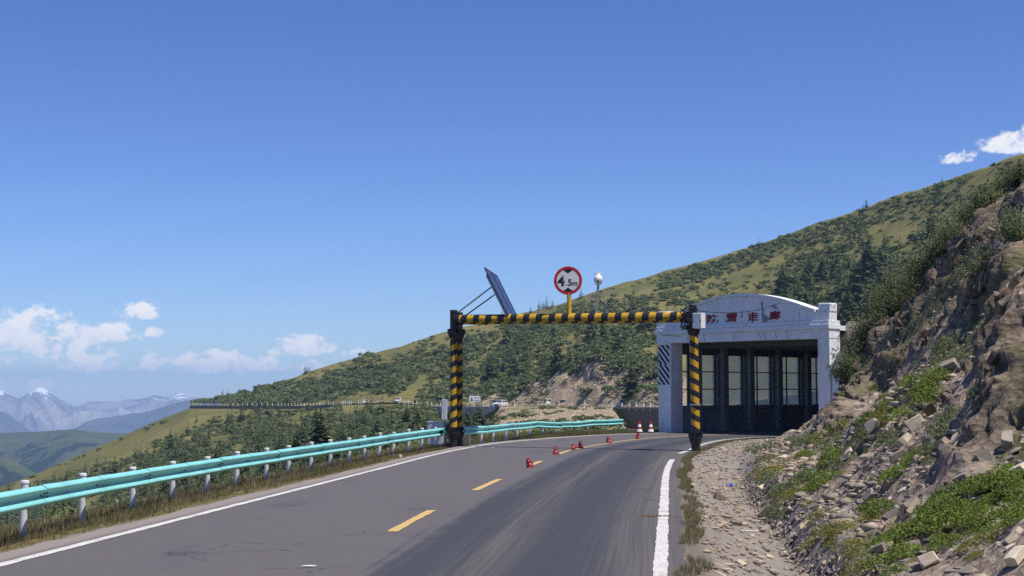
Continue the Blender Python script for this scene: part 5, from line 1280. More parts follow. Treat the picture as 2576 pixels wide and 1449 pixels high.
def build_hill_plants():
    rng = np.random.default_rng(99); cand = []
    # candidates: (x, y, z, apparent size, kind, zone)
    def scatter(n, x0, x1, posf, densf, zone, hs, smax=1.0):
        px = rng.uniform(x0, x1, n); s = rng.uniform(0.012, smax, n); P = posf(px, s); qx, qy, d = to_px(P); den, c = densf(px, qy, s); keep = (rng.random(n) < den)
        return P[keep], d[keep], qx[keep], qy[keep], c[keep]
    out_sp = []; out_sh = []
    P, d, qx, qy, c = scatter(23000, 486, 2800, hill_pos, dens_up, 'up', None, .985)
    for i in range(len(P)):
        big = rng.random() < (.13 if c[i] > .05 else .07) * (1.0 if P[i][2] > 0 else 1) ; h = rng.gamma(7, .50) * (1.15 if c[i] > .1 else .85); near_sky = qy[i] - np.interp(qx[i], SKY_X, SKY_Y); big = big and not (near_sky < 70 and rng.random() < .93); bigz = 1.35 if (qx[i] > 1930 and near_sky > 110) else 1.0
        (out_sp if big else out_sh).append((P[i], h * bigz if big else rng.gamma(4.5, .26) + .25, d[i], 'up', qx[i], qy[i]))
    P, d, qx, qy, c = scatter(12000, -250, 1250, low_pos, dens_low, 'low', None, .8)
    for i in range(len(P)):
        big = rng.random() < np.interp(qx[i], [0, 800, 950, 1100], [.26, .20, .06, .02]); h = rng.gamma(8, .42)
        (out_sp if big else out_sh).append((P[i], h if big else rng.uniform(.8, 1.8), d[i], 'low', qx[i], qy[i]))
    # trees one can single out: skyline groups, spruces behind the gallery, the lone spruce behind the rail
    for px, py, h in ((768, 948, 4.2), (776, 950, 3.0), (650, 985, 3.4), (560, 1003, 3.6), (574, 1003, 2.6), (1357, 779, 4.6), (1375, 774, 5.2), (1366, 777, 4.0), (1390, 772, 3.6), (1461, 757, 5.0), (1335, 790, 3.0), (2180, 512, 4.6), (2172, 514, 3.2), (2370, 452, 2.6)):
        pos = hill_pos(np.array([px]), np.array([.985]))[0]; out_sp.append((pos, h, to_px(pos)[2], 'up', px, py))
    for px, s_, h in ((2008, .44, 8.6), (2030, .42, 8.0), (2048, .40, 7.4), (1995, .36, 8.0), (2075, .40, 6.6), (2110, .46, 7.6), (2135, .42, 6.8), (2165, .44, 7.6), (2190, .44, 6.4), (2098, .36, 7.4), (2060, .30, 7.6), (2150, .34, 7.5), (2225, .48, 5.6), (2250, .50, 5.6), (2280, .50, 5.4), (1922, .33, 5.2), (1932, .36, 5.0), (2215, .60, 5.0), (2060, .34, 7.2), (2130, .3, 7.0), (2185, .36, 6.8), (2220, .38, 6.0)):
        pos = hill_pos(np.array([px]), np.array([s_]))[0]; d_ = to_px(pos)[2]; out_sp.append((pos, .86 * h * d_ / 260., d_, 'gallery', px, 700))
    protos = []
    for k in range(4):
        V, Fq = spruce_arr(500 + k, 17, 14, 1.0, (.27, .33, .40, .30)[k]); t = thing('spruce_tree', 'small dark spruce', 'spruce', (0, 0, 0))
        link('crown', np_mesh('spruce_crown', V, Fq), MAT['spruce'], t); BM().tube([(0, 0, -.08), (0, 0, .35), (0, 0, .9)], [.022, .016, .004], 6).make('trunk', MAT['bark'], t); protos.append((t, V, Fq))
    sprot = []
    for k in range(4):
        V, Fq = dome_arr(600 + k, 230, .15, (.42, .5, .36, .62)[k]); o = link('low_shrub', np_mesh('low_shrub', V, Fq), MAT['scrub']); sprot.append((o, V, Fq))
    LSP = {'up': ('dark green spruce on the hillside above the far road', 'spruces on the upper hillside'), 'low': ('dark spruce on the grassy slope below the far road', 'spruces below the far road'), 'gallery': ('tall dark spruce in the clump behind the gallery roof', 'tall spruces behind the gallery')}
    LSH = {'up': ('low rounded green shrub on the hillside above the far road', 'shrubs on the upper hillside'), 'low': ('low rounded green shrub on the slope below the far road', 'shrubs below the far road')}
    def seen(e): return -40 < e[4] < 2620 and not (e[4] > 1700 and e[5] > 790) and not (1660 < e[4] < 2090 and e[5] > 770)
    out_sp = [e for e in out_sp if seen(e)]; out_sh = [e for e in out_sh if seen(e)]
    out_sp.sort(key=lambda e: -e[1] / e[2]); out_sh.sort(key=lambda e: -e[1] / e[2])
    used = set(); rest_sp = []; rest_sh = []
    for i, e in enumerate(out_sp):
        k = rng.integers(4); sc = e[1]; wob = float(rng.uniform(.9, 1.2))
        if i < 298:
            lab, grp = LSP[e[3]]; t = protos[k][0]
            if k not in used: used.add(k); t.location = e[0]; t.scale = (sc * wob, sc * wob, sc); t.rotation_euler = (0, 0, rng.uniform(0, 6)); t['label'] = lab; t['group'] = grp
            else: dup(t, e[0], rng.uniform(0, 6), (sc * wob, sc * wob, sc), lab, grp)
        else: rest_sp.append((*e[0], sc, rng.uniform(0, 6)))
    used = set()
    for i, e in enumerate(out_sh):
        k = rng.integers(4); sc = e[1]
        if i < 298:
            lab, grp = LSH[e[3]]; o = sprot[k][0]
            if k in used: o = o.copy(); COL.objects.link(o)
            used.add(k); o.location = e[0]; o.scale = (sc, sc, sc * rng.uniform(.7, 1.1)); o.rotation_euler = (0, 0, rng.uniform(0, 6)); tag(o, lab, 'shrub', grp)
        else: rest_sh.append((*e[0], sc, rng.uniform(0, 6), rng.uniform(.7, 1.1)))
    far_sp = [spruce_arr(700 + k, 10, 8, 1.0, .34) for k in range(3)]; far_sh = [dome_arr(720 + k, 80, .22, .45) for k in range(4)]
    stamp('forest', far_sp, rest_sp, MAT['spruce'], 'distant spruces merging into dark patches on the mountainside', 'stuff', 'forest')
    stamp('undergrowth', far_sh, rest_sh, MAT['scrub'], 'dense low scrub covering the mountainside in patches', 'stuff', 'scrub')
    print('spruces', len(out_sp), 'shrubs', len(out_sh))
    # the lone spruce and the thick shrubs just beyond the rail
    for px, py, Yd, h, lab in ((805, 1118, 150, 3.7, 'lone pointed dark spruce standing tall just behind the near guardrail'), (745, 1150, 125, 2.3, 'short dark spruce behind the guardrail, left of the lone tall spruce')):
        p = at(px, py, Yd); dup(protos[1][0], p, 1.0, (h * 1.15, h * 1.15, h), lab, 'spruces just behind the guardrail')
    V, Fq = dome_arr(640, 900, .075, .55); o0 = link('leafy_shrub', np_mesh('leafy_shrub', V, Fq), MAT['scrub']); V2, F2 = dome_arr(641, 900, .075, .5); o1 = link('leafy_shrub', np_mesh('leafy_shrub', V2, F2), MAT['scrub']); n = 0
    spots = []
    for _ in range(900):
        px = rng.uniform(640, 1140); Yd = rng.uniform(110, 300); s_ = None
        yt = np.interp(px, [640, 850, 950, 1070, 1100, 1140], [1075, 1045, 1024, 1026, 1052, 1085]); py = yt + 14 + (rng.random() ** .8) * 100
        if rng.random() > np.interp(px, [640, 830, 900], [.25, .5, 1.0]): continue
        spots.append((px, py))
    spots = spots[:175]
    for px, py in spots:
        # find where the picture ray meets the slope
        ss = np.linspace(.01, .98, 200); Q = low_pos(np.full(200, px), ss); qy = to_px(Q)[1]; j = int(np.argmin(abs(qy - py))); p = Q[j]; o = (o0, o1)[n % 2]
        if n > 1: o = o.copy(); COL.objects.link(o)
        sc = rng.uniform(1.3, 2.6); o.location = p; o.scale = (sc, sc, sc * rng.uniform(.7, 1.0)); o.rotation_euler = (0, 0, rng.uniform(0, 6)); tag(o, 'leafy green shrub in the thicket beyond the near guardrail', 'shrub', 'shrubs in the thicket beyond the guardrail'); n += 1
    # pale stones scattered over the grass
    T = []
    Pp = hill_pos(rng.uniform(480, 2700, 1100), rng.uniform(.03, .985, 1100)); 
    for p in Pp: T.append((*p, rng.uniform(.15, .55) ** 1.0, rng.uniform(0, 6), rng.uniform(.5, .9)))
    for p in low_pos(rng.uniform(-100, 700, 160), rng.uniform(.01, .6, 160)): T.append((*p, rng.uniform(.2, .5), rng.uniform(0, 6), .7))
    px = rng.uniform(1240, 1700, 1300); s_ = rng.uniform(.01, .50, 1300)
    for p in hill_pos(px, s_): T.append((*p, rng.uniform(.2, .7) * (1.7 if rng.random() < .07 else 1), rng.uniform(0, 6), rng.uniform(.5, 1)))
    px = rng.uniform(1130, 1660, 2300); s_ = rng.uniform(0, .55, 2300) ** 1.2
    for p in low_pos(px, s_): T.append((*p, rng.uniform(.15, .6), rng.uniform(0, 6), rng.uniform(.5, 1)))
    stamp('rubble', [rock_arr(800 + k, 9, (.6, .5, .4)) for k in range(6)], T, MAT['slate_pale'], 'pale loose stones scattered over the far mountainside', 'stuff', 'stones', tri=True)
    # brush and grass between the stones of the near mound beyond the bend
    T = []; px = rng.uniform(1120, 1700, 900); s_ = rng.uniform(.03, .98, 900); P = low_pos(px, s_); n = fbm(P[:, 0] * .05, P[:, 1] * .05, None, 3, 77)
    for p, k in zip(P, n):
        if k > -.05: T.append((*p, rng.uniform(.5, 1.5), rng.uniform(0, 6), rng.uniform(.5, .9)))
    for p, s in zip(hill_pos(rng.uniform(1150, 1700, 700), rng.uniform(.02, .5, 700)), range(700)):
        if fbm(np.array([p[0] * .06]), np.array([p[2] * .09]), None, 3, 79)[0] > .05: T.append((*p, rng.uniform(.5, 1.2), rng.uniform(0, 6), .6))
    stamp('vegetation', far_sh, T, MAT['scrub'], 'scrubby green growth between the stones beyond the bend', 'stuff', 'scrub')
def rock_arr(seed, n=10, half=(.5, .35, .16)):
    rng = np.random.default_rng(seed); bm = bmesh.new()
    for p in rand_dirs(n + 5, rng) * rng.uniform(.75, 1.05, (n + 5, 1)): bm.verts.new((p[0] * half[0], p[1] * half[1], p[2] * half[2]))
    r = bmesh.ops.convex_hull(bm, input=bm.verts[:]); bmesh.ops.delete(bm, geom=[g for g in r['geom_interior'] if isinstance(g, bmesh.types.BMVert)], context='VERTS')
    bmesh.ops.triangulate(bm, faces=bm.faces[:]); bm.verts.index_update()
    V = np.array([v.co[:] for v in bm.verts]); Ft = np.array([[v.index for v in f.verts] for f in bm.faces]); bm.free(); return V, Ft
build_hill_plants()
# ------------------------------------------------------------------ near slope: stones, plants, bushes
def slope_frame(p):
    e = .25; a = near_zs(p.x + e, p.y) - near_zs(p.x - e, p.y); b = near_zs(p.x, p.y + e) - near_zs(p.x, p.y - e); return Vector((-a / (2 * e), -b / (2 * e), 1)).normalized()
def shard(seed, half):
    """a broken splinter of layered rock: hull of scattered points, split along its bedding"""
    rng = np.random.default_rng(seed); bm = bmesh.new(); n = rng.integers(9, 15)
    for p in rng.uniform(-1, 1, (n, 3)):
        q = p / max(1e-6, np.abs(p).max()) * rng.uniform(.55, 1.0); z = round(q[2] * 1.5) / 1.5
        bm.verts.new((q[0] * half[0] * (1 - .25 * abs(z)), q[1] * half[1], z * half[2]))
    rr = bmesh.ops.convex_hull(bm, input=bm.verts[:]); bmesh.ops.delete(bm, geom=[g for g in rr['geom_interior'] if isinstance(g, bmesh.types.BMVert)], context='VERTS')
    me = bpy.data.meshes.new('shard'); bm.to_mesh(me); bm.free(); return me
def block(seed, half):
    """an angular slab: bevelled box with cut corners"""
    rng = random.Random(seed); bm = bmesh.new(); bmesh.ops.create_cube(bm, size=2.0)
    for v in bm.verts: v.co = Vector((v.co.x * half[0] * rng.uniform(.6, 1.05), v.co.y * half[1] * rng.uniform(.6, 1.05), v.co.z * half[2] * rng.uniform(.7, 1.1)))
    for k in range(5):
        n = Vector((rng.gauss(0, 1), rng.gauss(0, 1), rng.gauss(0, .5))).normalized(); d = max((v.co.dot(n) for v in bm.verts)) * rng.uniform(.72, .93)
        g = bmesh.ops.bisect_plane(bm, geom=bm.verts[:] + bm.edges[:] + bm.faces[:], plane_co=n * d, plane_no=n, clear_outer=True); ed = [e for e in g['geom_cut'] if isinstance(e, bmesh.types.BMEdge)]
        try: bmesh.ops.contextual_create(bm, geom=ed)
        except Exception: pass
    bmesh.ops.triangulate(bm, faces=[f for f in bm.faces if len(f.verts) > 4]); bmesh.ops.recalc_face_normals(bm, faces=bm.faces[:])
    bmesh.ops.bevel(bm, geom=bm.edges[:], offset=min(half) * .07, segments=1, affect='EDGES')
    me = bpy.data.meshes.new('rock'); bm.to_mesh(me); bm.free(); return me
def build_slope_things():
    rng = np.random.default_rng(44); rnd = random.Random(44)
    # single boulders and slabs
    B = [(2308, 1076, .34, .25, .22, 'slate_pale', 'large pale squarish boulder high on the scree, brightest of the big stones'), (2281, 1122, .30, .20, .16, 'slate_pale', 'pale cracked boulder just below the brightest big boulder'), (2205, 1087, .36, .26, .22, 'slate_grey', 'big dark grey boulder left of the pale boulders'),
         (2243, 1080, .40, .16, .10, 'slate_tan', 'long tan slab leaning between the dark boulder and the pale one'), (2182, 1160, .42, .14, .09, 'slate_tan', 'long narrow tan slab lying on bare earth'), (2262, 1158, .32, .18, .12, 'slate_grey', 'grey slab with a flat face below the cracked pale boulder'),
         (2306, 1146, .28, .18, .12, 'slate_tan', 'tan angular block right of the grey slab'), (2194, 1264, .28, .18, .13, 'slate_grey', 'dark block with a lit top in the middle of the loose stones'), (2300, 1290, .34, .15, .08, 'slate_tan', 'flat tan slab at the edge of the bright green plants'),
         (1928, 1294, .26, .18, .08, 'slate_tan', 'tan slab lying in the ditch'), (1852, 1327, .17, .12, .06, 'slate_tan', 'smaller tan slab on the left side of the ditch'), (1924, 1344, .30, .14, .07, 'slate_grey', 'dark flat slab at the bottom of the ditch'),
         (2338, 1428, .30, .20, .16, 'slate_pale', 'white pale boulder at the bottom edge of the picture'), (2562, 1424, .34, .22, .16, 'slate_pale', 'pale pinkish boulder in the bottom right corner'), (2216, 1394, .20, .15, .11, 'slate_grey', 'rounded grey stone among green plants near the bottom'),
         (2300, 1386, .22, .14, .10, 'slate_grey', 'dark block between loose slabs near the bottom right'), (1741, 1228, .20, .10, .05, 'slate_tan', 'tan slab on the road edge where the ditch begins'), (1810, 1260, .17, .11, .09, 'slate_grey', 'dark brown lump in the ditch'),
         (1916, 1234, .14, .11, .09, 'slate_pale', 'small pale stone on the far lip of the ditch'), (2433, 1232, .26, .16, .26, 'slate_grey', 'upright black and white stone below the right hand crag'), (2022, 1332, .32, .13, .07, 'slate_pale', 'pale slanting slab on the stone lined ditch side'),
         (2380, 1130, .3, .2, .16, 'slate_tan', 'tan boulder under the dark crag at right'), (2480, 1180, .45, .3, .3, 'slate_grey', 'big grey block at the foot of the right hand crag'), (2540, 1130, .5, .3, .35, 'slate_grey', 'large dark block jutting from the right hand crag'), (2390, 940, .4, .3, .25, 'slate_grey', 'grey block sticking out of the bare earth slope'), (2230, 920, .3, .22, .2, 'slate_tan', 'tan block in the rocks left of the bare earth')]
    SZ = [48, 44, 50, 56, 64, 54, 46, 46, 58, 44, 32, 48, 60, 64, 36, 40, 30, 32, 22, 44, 50, 40, 56, 60, 46, 40]
    for i, (px, py, a, b, c, m, lab) in enumerate(B):
        p = hit(px, py)
        if p is None: continue
        f = p.y / F * SZ[i] / (2 * a); a, b, c = a * f, b * f, c * f
        me = block(i + 5, (a, b, c)); o = link('boulder' if SZ[i] > 42 else 'stone', me, MAT[m]); n = slope_frame(p); q = Vector((0, 0, 1)).rotation_difference(n)
        o.rotation_mode = 'QUATERNION'; o.rotation_quaternion = q @ Vector((1, 0, 0)).rotation_difference(Vector((math.cos(i * 1.3 - .4), math.sin(i * 1.3 - .4) * .5, rnd.uniform(-.2, .2))).normalized()); o.location = p + n * c * .45 + Vector((0, 0, .05)); tag(o, lab, 'boulder' if SZ[i] > 42 else 'stone')
    # loose slabs, every one its own stone, then the rubble
    pro = []
    for k in range(9): pro.append(link('slab_stone', (shard if k % 2 else block)(60 + k, rnd.choice([(.5, .3, .10), (.5, .36, .14), (.5, .22, .12), (.45, .4, .2)])), MAT[('slate_tan', 'slate_grey', 'slate_tan', 'slate_grey', 'slate_pale')[k % 5]]))
    cnt = 0; zones = {'slope': ('loose angular slate slab on the scree slope', 'loose slabs on the scree slope'), 'ditch': ('loose flat slate slab in the roadside ditch', 'loose slabs in the ditch')}; tries = 0
    used = set()
    while cnt < 270 and tries < 6000:
        tries += 1
        if rnd.random() < .27: px = rnd.uniform(1740, 2150); py = rnd.uniform(1180, 1449)
        else: px = rnd.uniform(1900, 2576); py = rnd.uniform(1040, 1449)
        w_ = vnoise(np.array([px * .012]), np.array([py * .016]), seed=66)[0]
        if rnd.random() > .35 + w_ * .8: continue
        p = hit(px, py)
        if p is None: continue
        wr = float(side_dist(np.array([p.x]), np.array([p.y]), LINE_R)[0])
        if wr < .7: continue
        z = 'ditch' if wr < 2.6 else 'slope'; k = rnd.randrange(9); o = pro[k]
        if k in used: o = o.copy(); COL.objects.link(o)
        used.add(k); n = slope_frame(p); sc = rnd.choice([.15, .19, .23, .28, .36]) * rnd.uniform(.8, 1.25) * (.55 if z == 'ditch' else .9); o.scale = (sc, sc, sc)
        q = Vector((0, 0, 1)).rotation_difference((n + Vector((rnd.gauss(0, .25), rnd.gauss(0, .25), .2))).normalized()); o.rotation_mode = 'QUATERNION'; o.rotation_quaternion = q @ Matrix.Rotation(rnd.uniform(0, 6.28), 3, 'Z').to_quaternion(); o.location = p + n * sc * .03; tag(o, zones[z][0], 'stone', zones[z][1]); cnt += 1
    for k in range(9):
        if k not in used: bpy.data.objects.remove(pro[k])
    T = [[], []]
    n = 64000; x = rng.uniform(.5, 26, n); y = rng.uniform(9, 66, n); z, wr, wl = near_z(x, y); g = vnoise(x * .5, y * .5, seed=88) + .6 * vnoise(x * 1.5, y * 1.5, seed=89)
    ok = (wr > .6) & (rng.random(n) < np.where(wr < 2.6, .40, sm(g, -.5, .6) * .8 + .12)) & (wr < 14.5)
    for i in np.where(ok)[0]:
        sc = rng.gamma(2.0, .055) + .03; T[int(rng.random() < .30)].append((x[i], y[i], z[i] + .02, sc * (.65 if wr[i] < 2.6 else 1.1), rng.uniform(0, 6), rng.uniform(.6, 1.4)))
    ra = [rock_arr(900 + k, 7, (.6, .42, .20)) for k in range(7)]
    Tl = []
    for _ in range(1500):                                           # slanting flags that line the far side of the ditch
        y = rng.uniform(11, 44); xr = float(np.interp(y, LINE_R[:, 1][:130], LINE_R[:, 0][:130])); w_ = rng.uniform(1.95, 2.75); Tl.append((xr + w_, y, near_zs(xr + w_, y) + .015, rng.uniform(.12, .3), 1.25 + rng.normal(0, .16), rng.uniform(.4, .9)))
    stamp('paving', [rock_arr(930 + k, 7, (.8, .13, .22)) for k in range(5)], Tl, MAT['slate_grey'], 'slanting grey flagstones lining the far side of the ditch', 'stuff', 'stones', tri=True)
    stamp('rubble', ra, T[0], MAT['slate_tan'], 'tan slate chips strewn over the bank and ditch', 'stuff', 'rubble', tri=True); stamp('gravel', ra, T[1], MAT['slate_grey'], 'grey slate chips strewn over the bank and ditch', 'stuff', 'rubble', tri=True)
    # jagged rock ribs standing out of the bank
    RB = [(2470, 905, 1.5, 'dark jagged rock rib at the right edge of the slope'), (2400, 1010, 1.1, 'dark layered crag above the pale boulders'), (2540, 960, 1.7, 'largest dark crag at the right edge of the picture'), (2180, 985, 1.0, 'jagged grey outcrop in the middle of the slope'), (2120, 1045, .8, 'low grey outcrop near the gallery end of the slope'), (2019, 1160, .42, 'small dark jagged outcrop at the foot of the bank'),
          (2130, 905, .9, 'dark overhung rock below the leafy bush'), (2290, 800, 1.0, 'dark rock under the upper willows'), (2400, 690, 1.3, 'dark outcrop high on the bank under the shrubs'), (2500, 600, 1.5, 'high dark rock face at upper right'), (2340, 870, .9, 'grey rock in the bare earth below the willows'), (2545, 760, 1.5, 'dark rock face at the right edge above the earth'), (2450, 1150, .9, 'dark split rock right of the pale boulders')]
    for k, pl in enumerate(RIBS):
        pl = np.array(pl, float); L = arclen(pl); m = int(L[-1] / 13)
        for t in np.linspace(.02, .98, m): RB.append((float(np.interp(t * L[-1], L, pl[:, 0]) + rnd.gauss(0, 8)), float(np.interp(t * L[-1], L, pl[:, 1]) + rnd.gauss(0, 8) + 6), rnd.uniform(.4, .85) * (1.3, 1, 1, 1.15)[k], None))
    for _ in range(60): RB.append((rnd.uniform(2080, 2570), rnd.uniform(860, 1220), rnd.uniform(.25, .55), None))
    for i, (px, py, s_, lab) in enumerate(RB):
        p = hit(px, py)
        if p is None: continue
        if px > 2590: continue
        s_ = s_ * 44 * p.y / F; n_ = slope_frame(p); r2 = random.Random(i * 7 + 1); bm = bmesh.new()
        for k in range(34):
            bb = (shard if k % 3 else block)(1000 + i * 40 + k, (s_ * r2.uniform(.12, .5), s_ * r2.uniform(.05, .16), s_ * r2.uniform(.08, .42)))
            R = Matrix.Rotation(r2.gauss(.45, .16), 4, 'Y') @ Matrix.Rotation(r2.gauss(.5, .25), 4, 'Z') @ Matrix.Rotation(r2.gauss(0, .15), 4, 'X'); off = Vector((r2.gauss(0, .5), r2.gauss(0, .6), r2.gauss(-.12, .42))) * s_
            bb.transform(Matrix.Translation(off) @ R); bm.from_mesh(bb); bpy.data.meshes.remove(bb)
        me = bpy.data.meshes.new('rock_outcrop'); bm.to_mesh(me); bm.free(); o = link('rock_outcrop', me, MAT['crag']); o.location = p - n_ * s_ * .22; tag(o, lab or 'jagged layered rock standing out of the earth bank', 'rock', None if lab else 'jagged rocks along the bank')
    # leafy herbs and moss in patches
    herb = []
    for k in range(3): V, Fq = herb_arr(300 + k, 380, .050); herb.append(link('leafy_herb', np_mesh('leafy_herb', V, Fq), MAT['herb']))
    moss = []
    for k in range(2): V, Fq = herb_arr(320 + k, 520, .032); moss.append(link('yellow_herb', np_mesh('yellow_herb', V * np.array([1, 1, .8]), Fq), MAT['moss']))
    dark = []
    for k in range(2): V, Fq = herb_arr(340 + k, 380, .042); dark.append(link('dwarf_shrub', np_mesh('dwarf_shrub', V * np.array([1, 1, 1.2]), Fq), MAT['willow']))
    HP = [(2217, 926, 22, 5, 'h'), (2242, 1015, 40, 9, 'h'), (2322, 972, 38, 9, 'h'), (2347, 1003, 26, 6, 'h'), (2137, 1009, 24, 6, 'h'), (2362, 895, 26, 5, 'd'), (2526, 1049, 30, 8, 'h'), (2563, 1009, 24, 6, 'm'), (2148, 1007, 20, 4, 'd'), (2319, 981, 26, 6, 'h'), (2235, 1034, 26, 5, 'm'), (2102, 1118, 34, 9, 'h'), (2152, 1083, 28, 7, 'h'),
          (2061, 1156, 26, 7, 'h'), (2095, 1186, 26, 7, 'h'), (2000, 1224, 40, 9, 'd'), (1947, 1239, 22, 5, 'd'), (2034, 1262, 40, 11, 'm'), (1924, 1171, 34, 8, 'm'), (1912, 1201, 26, 6, 'm'), (2433, 1300, 60, 20, 'h'), (2338, 1300, 40, 10, 'h'), (2376, 1335, 46, 12, 'h'), (2509, 1254, 46, 14, 'h'), (2547, 1224, 30, 9, 'h'), (2500, 1330, 50, 13, 'h'), (2539, 1034, 22, 5, 'h'), (2251, 1368, 26, 5, 'h'), (2102, 1357, 40, 8, 'm'), (2148, 1395, 34, 7, 'm'),
          (2224, 1425, 36, 8, 'h'), (2444, 1391, 24, 6, 'm'), (2357, 1167, 38, 7, 'd'), (2311, 1171, 22, 4, 'h'), (2247, 1125, 16, 5, 'd'), (2243, 1201, 30, 6, 'h'), (2165, 1290, 34, 6, 'h'), (2400, 1100, 40, 7, 'd'), (2480, 990, 36, 7, 'd'), (2430, 900, 30, 6, 'd'), (1930, 1140, 30, 6, 'd'), (1880, 1150, 24, 5, 'd'), (2040, 1090, 30, 6, 'd'), (1990, 1120, 26, 5, 'd'), (2420, 830, 34, 6, 'd'), (2290, 905, 22, 4, 'd'), (2555, 880, 30, 6, 'd'), (1960, 1300, 22, 4, 'd'), (2050, 1210, 30, 5, 'h'), (2180, 1330, 34, 6, 'm')]
    sets = {'h': (herb, 'bright green leafy plant growing on the stony bank', 'bright green plants on the bank'), 'm': (moss, 'low yellow green plant on the stony bank', 'yellow green plants on the bank'), 'd': (dark, 'dull green dwarf shrub on the stony bank', 'dwarf shrubs on the bank')}
    usd = set(); tot = {'h': 0, 'm': 0, 'd': 0}
    for px, py, r, n, kd in HP:
        for j in range(max(2, int(n * .75))):
            p = hit(px + rnd.gauss(0, r * .85), py + rnd.gauss(0, r * .5))
            if p is None or tot[kd] > 285: continue
            if float(side_dist(np.array([p.x]), np.array([p.y]), LINE_R)[0]) < 1.4: continue
            pr, lab, grp = sets[kd]; k = rnd.randrange(len(pr)); o = pr[k]
            if (kd, k) in usd: o = o.copy(); COL.objects.link(o)
            usd.add((kd, k)); sc = rnd.uniform(.25, .68) * (p.y / 28) ** .35; n_ = slope_frame(p); o.rotation_mode = 'QUATERNION'; o.rotation_quaternion = Vector((0, 0, 1)).rotation_difference((n_ + Vector((0, 0, .8))).normalized()) @ Matrix.Rotation(rnd.uniform(0, 6), 3, 'Z').to_quaternion(); o.location = p + n_ * .03; o.scale = (sc, sc, sc); tag(o, lab, 'plant', grp); tot[kd] += 1
    # willow bushes along the top of the bank
    wl = []
    for k in range(3):
        (V, Fq), tw = willow_arr(400 + k, 3600); t = thing('willow_bush', 'willow', 'bush'); link('foliage', np_mesh('willow_leaves', V, Fq), MAT['willow'], t); tw.make('branches', MAT['twig'], t); wl.append(t)
    WB_ = [(2128, 880, 1.57, 'round leafy bush overhanging the gallery corner, lowest of the row'), (2175, 850, 1.35, None), (2205, 800, 1.72, None), (2245, 790, 1.54, None), (2262, 745, 1.81, None), (2300, 735, 1.54, None), (2320, 690, 1.81, None), (2355, 670, 1.44, None), (2225, 835, 1.17, None), (2290, 770, 1.27, None), (2395, 600, 1.54, None), (2430, 560, 1.81, None), (2470, 530, 1.27, None), (2420, 600, 1.17, None), (2500, 510, 1.17, None), (2160, 830, 1.35, None), (2235, 760, 1.44, None), (2345, 640, 1.44, None), (2380, 630, 1.35, None), (2560, 470, 0.90, None), (2530, 490, 0.99, None), (2450, 750, 0.99, 'lone dark bush on the bare earth face of the bank'), (2490, 720, 0.90, None), (2560, 640, 1.09, None)]
    used = set()
    for i, (px, py, h, lab) in enumerate(WB_):
        p = None; yy = py
        while p is None and yy < py + 160: p = hit(px, yy, 8.0, 66.0); yy += 6
        if p is None: continue
        k = i % 3; lb = lab or ('leafy grey green willow bush in the row along the top of the bank' if i < 21 else 'small leafy bush clinging to the upper rock face'); gp = 'willow bushes along the bank' if lab is None else None
        if k in used:
            t = dup(wl[k], p, rnd.uniform(0, 6), h, lb, gp)
            if gp is None and 'group' in t: del t['group']
        else:
            used.add(k); t = wl[k]; t.location = p; t.scale = (h, h, h); t['label'] = lb
            if gp: t['group'] = gp
    # the dark spruce shrub on the crest at upper right
    V, Fq = spruce_arr(555, 12, 12, 1.0, .5)
    for px, py, h, lab in ((2487, 440, 1.5, 'dark bushy spruce on the crest at upper right, against the sky'), (2568, 420, .9, 'dark low spruce at the right edge of the crest')):
        p = None; yy = py
        while p is None and yy < py + 160: p = hit(px, yy); yy += 6
        if p is None: continue
        t = thing('spruce_tree', lab, 'spruce', p); t.scale = (h, h, h); link('crown', np_mesh('spruce_crown', V, Fq), MAT['spruce'], t); BM().tube([(0, 0, -.1), (0, 0, .8)], [.03, .008], 6).make('trunk', MAT['bark'], t)

